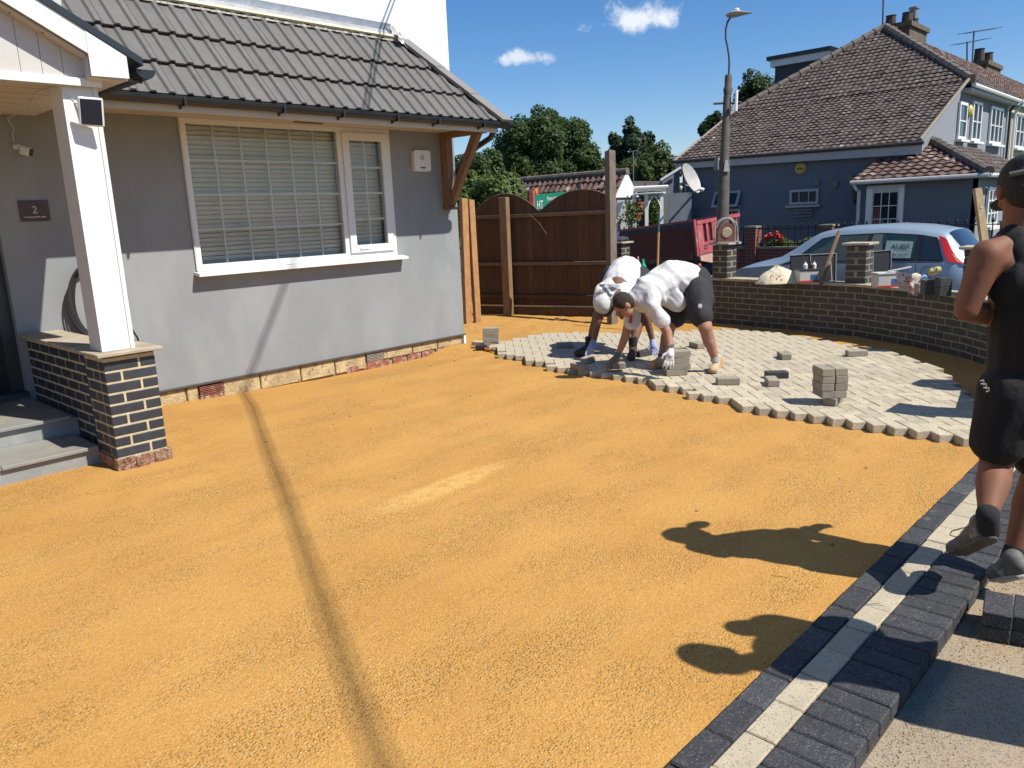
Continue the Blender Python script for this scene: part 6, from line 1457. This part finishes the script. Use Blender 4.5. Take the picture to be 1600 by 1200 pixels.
def leafmat(name, c, c2, c3=None):
    m = mat(name, c, .6, .35, .9, col2=c2, mix2=(.50, .68), scale2=1.6, spec=.3)
    nt = m.node_tree; b = nt.nodes['Principled BSDF']; out = nt.nodes['Material Output']
    tr = nt.nodes.new('ShaderNodeBsdfTranslucent'); tr.inputs[0].default_value = (c2[0]*1.3, c2[1]*1.3, c2[2]*.8, 1); mx = nt.nodes.new('ShaderNodeMixShader'); mx.inputs[0].default_value = .22
    nt.links.new(b.outputs[0], mx.inputs[1]); nt.links.new(tr.outputs[0], mx.inputs[2]); nt.links.new(mx.outputs[0], out.inputs[0]); return m
LM1 = leafmat('oak_leaf', (.042, .080, .018), (.085, .135, .032)); LM2 = leafmat('light_hedge_leaf', (.095, .150, .035), (.18, .235, .07)); LM3 = leafmat('olive_leaf', (.070, .105, .024), (.135, .165, .042)); LM4 = leafmat('evergreen_leaf', (.026, .058, .022), (.045, .085, .030))
M_BARK = mat('bark', (.06, .045, .03), .95)
def crown_pts(c, rad, n, nclump, cr, seed, flat=.0):
    rs = np.random.RandomState(seed); c = np.array(c); rad = np.array(rad)
    d = rs.normal(0, 1, (nclump, 3)); d /= np.linalg.norm(d, axis=1)[:, None]; r = rs.uniform(.45, 1.0, (nclump, 1))**.6
    C = c+d*rad*r*(1+rs.uniform(-.16, .16, (nclump, 1))); sz = rad.mean()*cr*rs.uniform(.6, 1.35, nclump)
    k = rs.choice(nclump, n, p=(sz**2)/(sz**2).sum()); v = rs.normal(0, 1, (n, 3)); v /= np.linalg.norm(v, axis=1)[:, None]
    rr = rs.uniform(.35, 1.20, (n, 1))**.5; p = C[k]+v*sz[k][:, None]*rr
    return p, v*.6+d[k]*.4+np.array([0, 0, .3])
def tree(name, label, cat, px, py, d, hw_px, top_px, bot_px, m, n=9000, leaf=.16, seed=1, nclump=60, cr=.30, group='trees beyond the garden fences', trunk=True, jit=.5):
    c = spot(px, (top_px+bot_px)/2, d); hw = hw_px/F*d; hh = (bot_px-top_px)/2/F*d
    t = empty(name, label, cat, (c.x, c.y, -.3), 0, group)
    p, v = crown_pts(c, (hw*.86, hw*.86, hh*.90), n, nclump, cr, seed)
    p = p[p[:, 2] > -.2] if (p[:, 2] > -.2).any() else p; v = v[:len(p)]
    np.random.seed(seed); leaf_mesh('crown', leaves(p, v, leaf, jit), m, t)
    if trunk:
        g = MB().tube([(c.x, c.y, -.4), (c.x+.1, c.y, c.z*.4), (c.x, c.y+.1, c.z+hh*.3)], [hw*.09, hw*.06, hw*.02], 8)
        for k in range(7): a = k*.9+seed; g.tube([(c.x, c.y, c.z-hh*.5+k*hh*.1), (c.x+math.cos(a)*hw*.55, c.y+math.sin(a)*hw*.55, c.z+hh*(.0+.08*k))], [hw*.035, hw*.01], 6)
        g.build('trunk', M_BARK, t)
    return t
tree('oak_tree', 'large round dark green oak towering behind the arched fence', 'tree', 857, 0, 46, 88, 172, 325, LM1, 46000, .125, 11, 150, .20)
tree('oak_tree', 'dark green tree partly hidden behind the canopy corner, left of the large oak', 'tree', 745, 0, 40, 46, 226, 335, LM1, 16000, .12, 12, 90, .24)
tree('broad_tree', 'darker blue green tree with a ragged top right of the large oak', 'tree', 982, 0, 54, 42, 190, 315, LM4, 15000, .15, 13, 80, .22)
tree('broad_tree', 'olive green bushy tree left of the blue grey house', 'tree', 1022, 0, 38, 52, 228, 330, LM3, 20000, .10, 15, 90, .24)
tree('broad_tree', 'olive green lower tree between the tall post and the veranda', 'tree', 965, 0, 40, 42, 255, 330, LM3, 12000, .11, 16, 70, .24)
tree('broad_tree', 'mid green treetop rising behind the long brown roof', 'tree', 1182, 0, 46, 38, 112, 260, LM1, 12000, .13, 17, 70, .26)
tree('evergreen_tree', 'dark evergreen behind the lower left slope of the brown roof', 'tree', 1116, 0, 45, 24, 160, 300, LM4, 9000, .13, 18, 60, .26)
tree('hedge_bush', 'light green leafy bush behind the left fence panel', 'bush', 775, 0, 21, 58, 276, 345, LM2, 9000, .085, 19, 60, .26, 'shrubs behind the fence', False)
tree('hedge_bush', 'light green bush filling the gap beside the house corner', 'bush', 722, 0, 24, 30, 262, 345, LM2, 5000, .09, 20, 40, .28, 'shrubs behind the fence', False)
# young conifer with bare leader
cf = empty('young_conifer', 'young conifer with a bare pointed leader in front of the large oak', 'tree', tuple(Vector((*spot(817, 330, 27).xy, -.3))))
b0, b1 = spot(818, 330, 27), spot(817, 250, 27); MB().tube([b0, b1], [.05, .012], 6).build('trunk', M_BARK, cf)
pts = []; g = MB()
for k in range(15):
    t = .97-.9*k/15; L_ = .14+.75*(k/15)**.9
    for q in range(6):
        a = q*1.047+k*.4; o_ = b0.lerp(b1, t); e_ = o_+Vector((math.cos(a)*L_, math.sin(a)*L_, .10+.12*L_)); g.tube([o_, e_], .010, 4)
        for w_ in range(int(10+k*4)): s = random.random()**.7; pts.append(tuple(o_.lerp(e_, s)+Vector((random.gauss(0, .05), random.gauss(0, .05), random.gauss(0, .03)))))
g.build('branch', M_BARK, cf); pa = np.array(pts); leaf_mesh('needles', leaves(pa, np.tile([0, 0, 1.], (len(pa), 1)), .07, .8, 2.5), LM3, cf)
# far wood closing the horizon
P_ = []; V_ = []
for k in range(90):
    a = R(8+k*.95); d = 85+random.uniform(-14, 14); p, v = crown_pts((math.cos(a)*d, math.sin(a)*d, 1.2), (3.2, 3.2, random.uniform(1.8, 3.2)), 420, 12, .42, 200+k); P_.append(p); V_.append(v)
P_ = np.concatenate(P_); V_ = np.concatenate(V_); np.random.seed(3); tag(leaf_mesh('far_wood', leaves(P_, V_, .42, .5), LM1, None), kind='stuff')
# flower bed by the railings
fb = empty('geranium_bed', 'green plants with red geranium flowers between the railing piers', 'plants', (17.6, 7.8, .6))
pa = np.random.uniform([17.45, 6.95, .55], [17.75, 8.4, .86], (1500, 3)); pa = pa[pa[:, 2] < .66+.18*np.abs(np.sin(pa[:, 1]*4.1))]
leaf_mesh('foliage', leaves(pa, np.tile([-.4, -.3, .8], (len(pa), 1)), .055, .7), LM2, fb)
pa = np.concatenate([np.random.normal(c, .035, (90, 3)) for c in ((17.45, 8.18, .88), (17.45, 8.06, .90), (17.45, 8.30, .83), (17.45, 7.98, .82))]); leaf_mesh('red_flowers', leaves(pa, np.tile([-.5, -.3, .8], (len(pa), 1)), .04, .9), mat('geranium_red', (.62, .05, .03), .6), fb)
# ------------------------------------------------------------------ tiled garden shelter with white gable
sh = empty('garden_shelter', 'small brown tiled shelter with white gable board behind the truck', 'shelter', (17.4, 14, -.3))
y0, y1 = 12.2, 15.9
for sx in (-1, 1):
    d6 = Vector((-sx*.52, 0, .62)); tile_field('shelter_tiles', (17.4+sx*.52, y0, 1.95), (0, 1, 0), d6, Vector((sx*.62, 0, .52)), [(0, 0), (y1-y0, 0), (y1-y0, d6.length), (0, d6.length)], M_REDT, sh, rh=.27, tw=.19, amp=.03)
g = MB()
for i in range(11): g.tube([(17.4, y0-.05+i*.345, 2.60), (17.4, y0-.05+(i+1.05)*.345, 2.60)], [.085, .075], 8)
tag(g.build('shelter_ridge', MATS['ridge_tile'], sh), kind='stuff')
MB().poly([(16.86, y0-.03, 1.93), (17.94, y0-.03, 1.93), (17.40, y0-.03, 2.58)], (0, .03, 0)).build('gable_board', M_UPVC, sh)
MB().box((16.90, y0, 1.82), (16.94, y1, 1.93)).build('white_fascia', M_UPVC, sh)
MB().poly([(17.02, y0+.02, -.3), (17.8, y0+.02, -.3), (17.8, y0+.02, 1.93), (17.02, y0+.02, 1.93)], (0, .12, 0)).build('end_wall', mat('pale_grey_render', (.40, .42, .43), .9, .1, 6), sh)
for y in (y0+.06, y0+1.9, y1-.1):
    pp = MB().box((16.93, y-.05, -.3), (17.02, y+.05, 1.80)).build('white_post', M_UPVC, sh); MB().poly([(16.96, y-.04, 1.80), (16.96, y-.28, 1.82), (16.96, y-.04, 1.35)], (.03, 0, 0)).build('post_bracket', M_UPVC, pp)
MB().box((17.75, y0+.1, -.3), (17.8, y1, 1.9)).build('dark_back', M_DARK, sh)
# ------------------------------------------------------------------ veranda with arch brackets
vr = empty('veranda', 'white veranda posts with pierced arch brackets under a pale roof edge', 'veranda', tuple(Vector((*spot(1020, 330, 20.5).xy, -.3))))
for px in (991, 1010, 1033.5):
    a = spot(px, 303, 20.5); MB().box((-.045, -.045, 0), (.045, .045, a.z+.3), Matrix.Translation((a.x, a.y, -.3)) @ Matrix.Rotation(aa, 4, 'Z')).build('post', M_UPVC, vr)
a, b = spot(991, 304, 20.45), spot(1040, 301, 20.45); MB().tube([a, b], .035, 4).build('beam', M_UPVC, vr)
a, b = spot(991, 294, 20.3), spot(1044, 291.5, 20.3); MB().tube([a, b], .045, 6).build('roof_edge', M_UPVC, vr)
for (xa, xb) in ((1012, 1021), (1032, 1022.5)):
    o_ = spot(xa, 305, 20.45); g = MB()
    ar = [spot(xa+(xb-xa)*(1-math.sin(R(t))), 305+22*(1-math.cos(R(t)))*0+22*math.sin(R(90-t))*0+22*(t/90.0), 20.45) for t in range(0, 91, 10)]
    g.tube(ar, .016, 5)
    for k in range(1, 6): t = k/6; g.tube([spot(xa, 305+20*t, 20.45), ar[int(9*t)]], .009, 4)
    g.build('arch_bracket', M_UPVC, vr)
MB().poly([spot(990, 300, 20.6), spot(1042, 298, 20.6), spot(1042, 293, 20.6), spot(990, 295, 20.6)], tuple(CF*.04)).build('frieze', mat('grey_frieze', (.22, .24, .26), .8), vr)
bgw = empty('grey_bungalow', 'low grey bungalow with dark lapped roof behind the veranda', 'house', tuple(Vector((*spot(1040, 330, 23).xy, -.3))))
MB().poly([spot(984, 291, 22), spot(1040, 291, 22), spot(1036, 283, 24), spot(990, 283, 24)], (0, 0, -.05)).build('roof', mat('grey_lapped_roof', (.14, .135, .12), .9, .3, 9), bgw)
for k in range(4): MB().tube([spot(985+k, 290-2*k, 22.02+.48*k), spot(1040-k, 290-2*k, 22.02+.48*k)], .02, 4).build('lap', mat('lap_edge', (.22, .21, .19), .9), bgw)
MB().poly([spot(1034, 352, 21.5), spot(1062, 352, 21.5), spot(1062, 262, 21.5), spot(1035, 280, 21.5)], tuple(CF*.6)).build('gable_wall', mat('grey_blue_wall', (.15, .17, .20), .9), bgw)
MB().tube([spot(1032, 282, 21.3), spot(1064, 262, 21.3)], .05, 5).build('barge', M_FAS, bgw)
MB().box((0, 0, 0), (.62, .03, 1.25), Matrix.Translation(Vector((*spot(1045, 350, 21.2).xy, .75))) @ Matrix.Rotation(aa, 4, 'Z')).build('lattice_door', mat('lattice_grey', (.20, .23, .27), .8), bgw)
MB().poly([spot(984, 352, 22.6), spot(1036, 352, 22.6), spot(1036, 292, 22.6), spot(984, 292, 22.6)], tuple(CF*.1)).build('rear_wall', mat('pale_pebble_wall', (.30, .32, .34), .95, .2, 30), bgw)
for px, py, r, lab in ((998, 322, .13, 'upper terracotta pot hanging on the pale wall'), (995, 339, .11, 'lower terracotta pot hanging on the pale wall')):
    c = spot(px, py, 20.0); t = empty('hanging_pot', lab, 'plant pot', tuple(c), 0, 'hanging pots')
    MB().lathe([(0, 0), (r*.75, 0), (r, .15), (r*1.1, .16), (r*1.1, .20), (r*.9, .20), (0, .18)], (c.x, c.y, c.z-.1), 12).build('pot', mat('terracotta', (.42, .12, .05), .8), t)
    pa = np.random.normal(tuple(c-CR*.16-CU*.02), .11, (160, 3)); leaf_mesh('leaves', leaves(pa, np.tile([0, -.5, .8], (160, 1)), .06, .8), LM2, t)
for px in (1013, 1024):
    c = spot(px, 340, 21); pa = np.random.normal(tuple(c), (.12, .12, .35), (420, 3)); tag(leaf_mesh('potted_shrub', leaves(pa, np.tile([0, -.4, .8], (420, 1)), .07, .8), LM2, None), 'green shrub seen %s the veranda arch' % ('at the left side of' if px < 1020 else 'at the right side of'), 'shrub', 'veranda shrubs')
ae = MB().tube([spot(990, 300, 24), spot(989.5, 236, 24)], .018, 5).tube([spot(981, 238, 24), spot(997, 234.5, 24)], .014, 4); tag(ae.build('aerial', MATS['aerial'], None), 'thin tv aerial on a mast above the veranda', 'aerial')
tag(MB().poly([spot(795, 289, 30), spot(820, 289, 30), spot(820, 300, 30), spot(795, 300, 30)], tuple(CF*.5)).build('flat_roof_shed', mat('grey_flat_roof', (.20, .22, .25), .8)), 'flat grey shed roof between the conifer and the bush', 'shed')
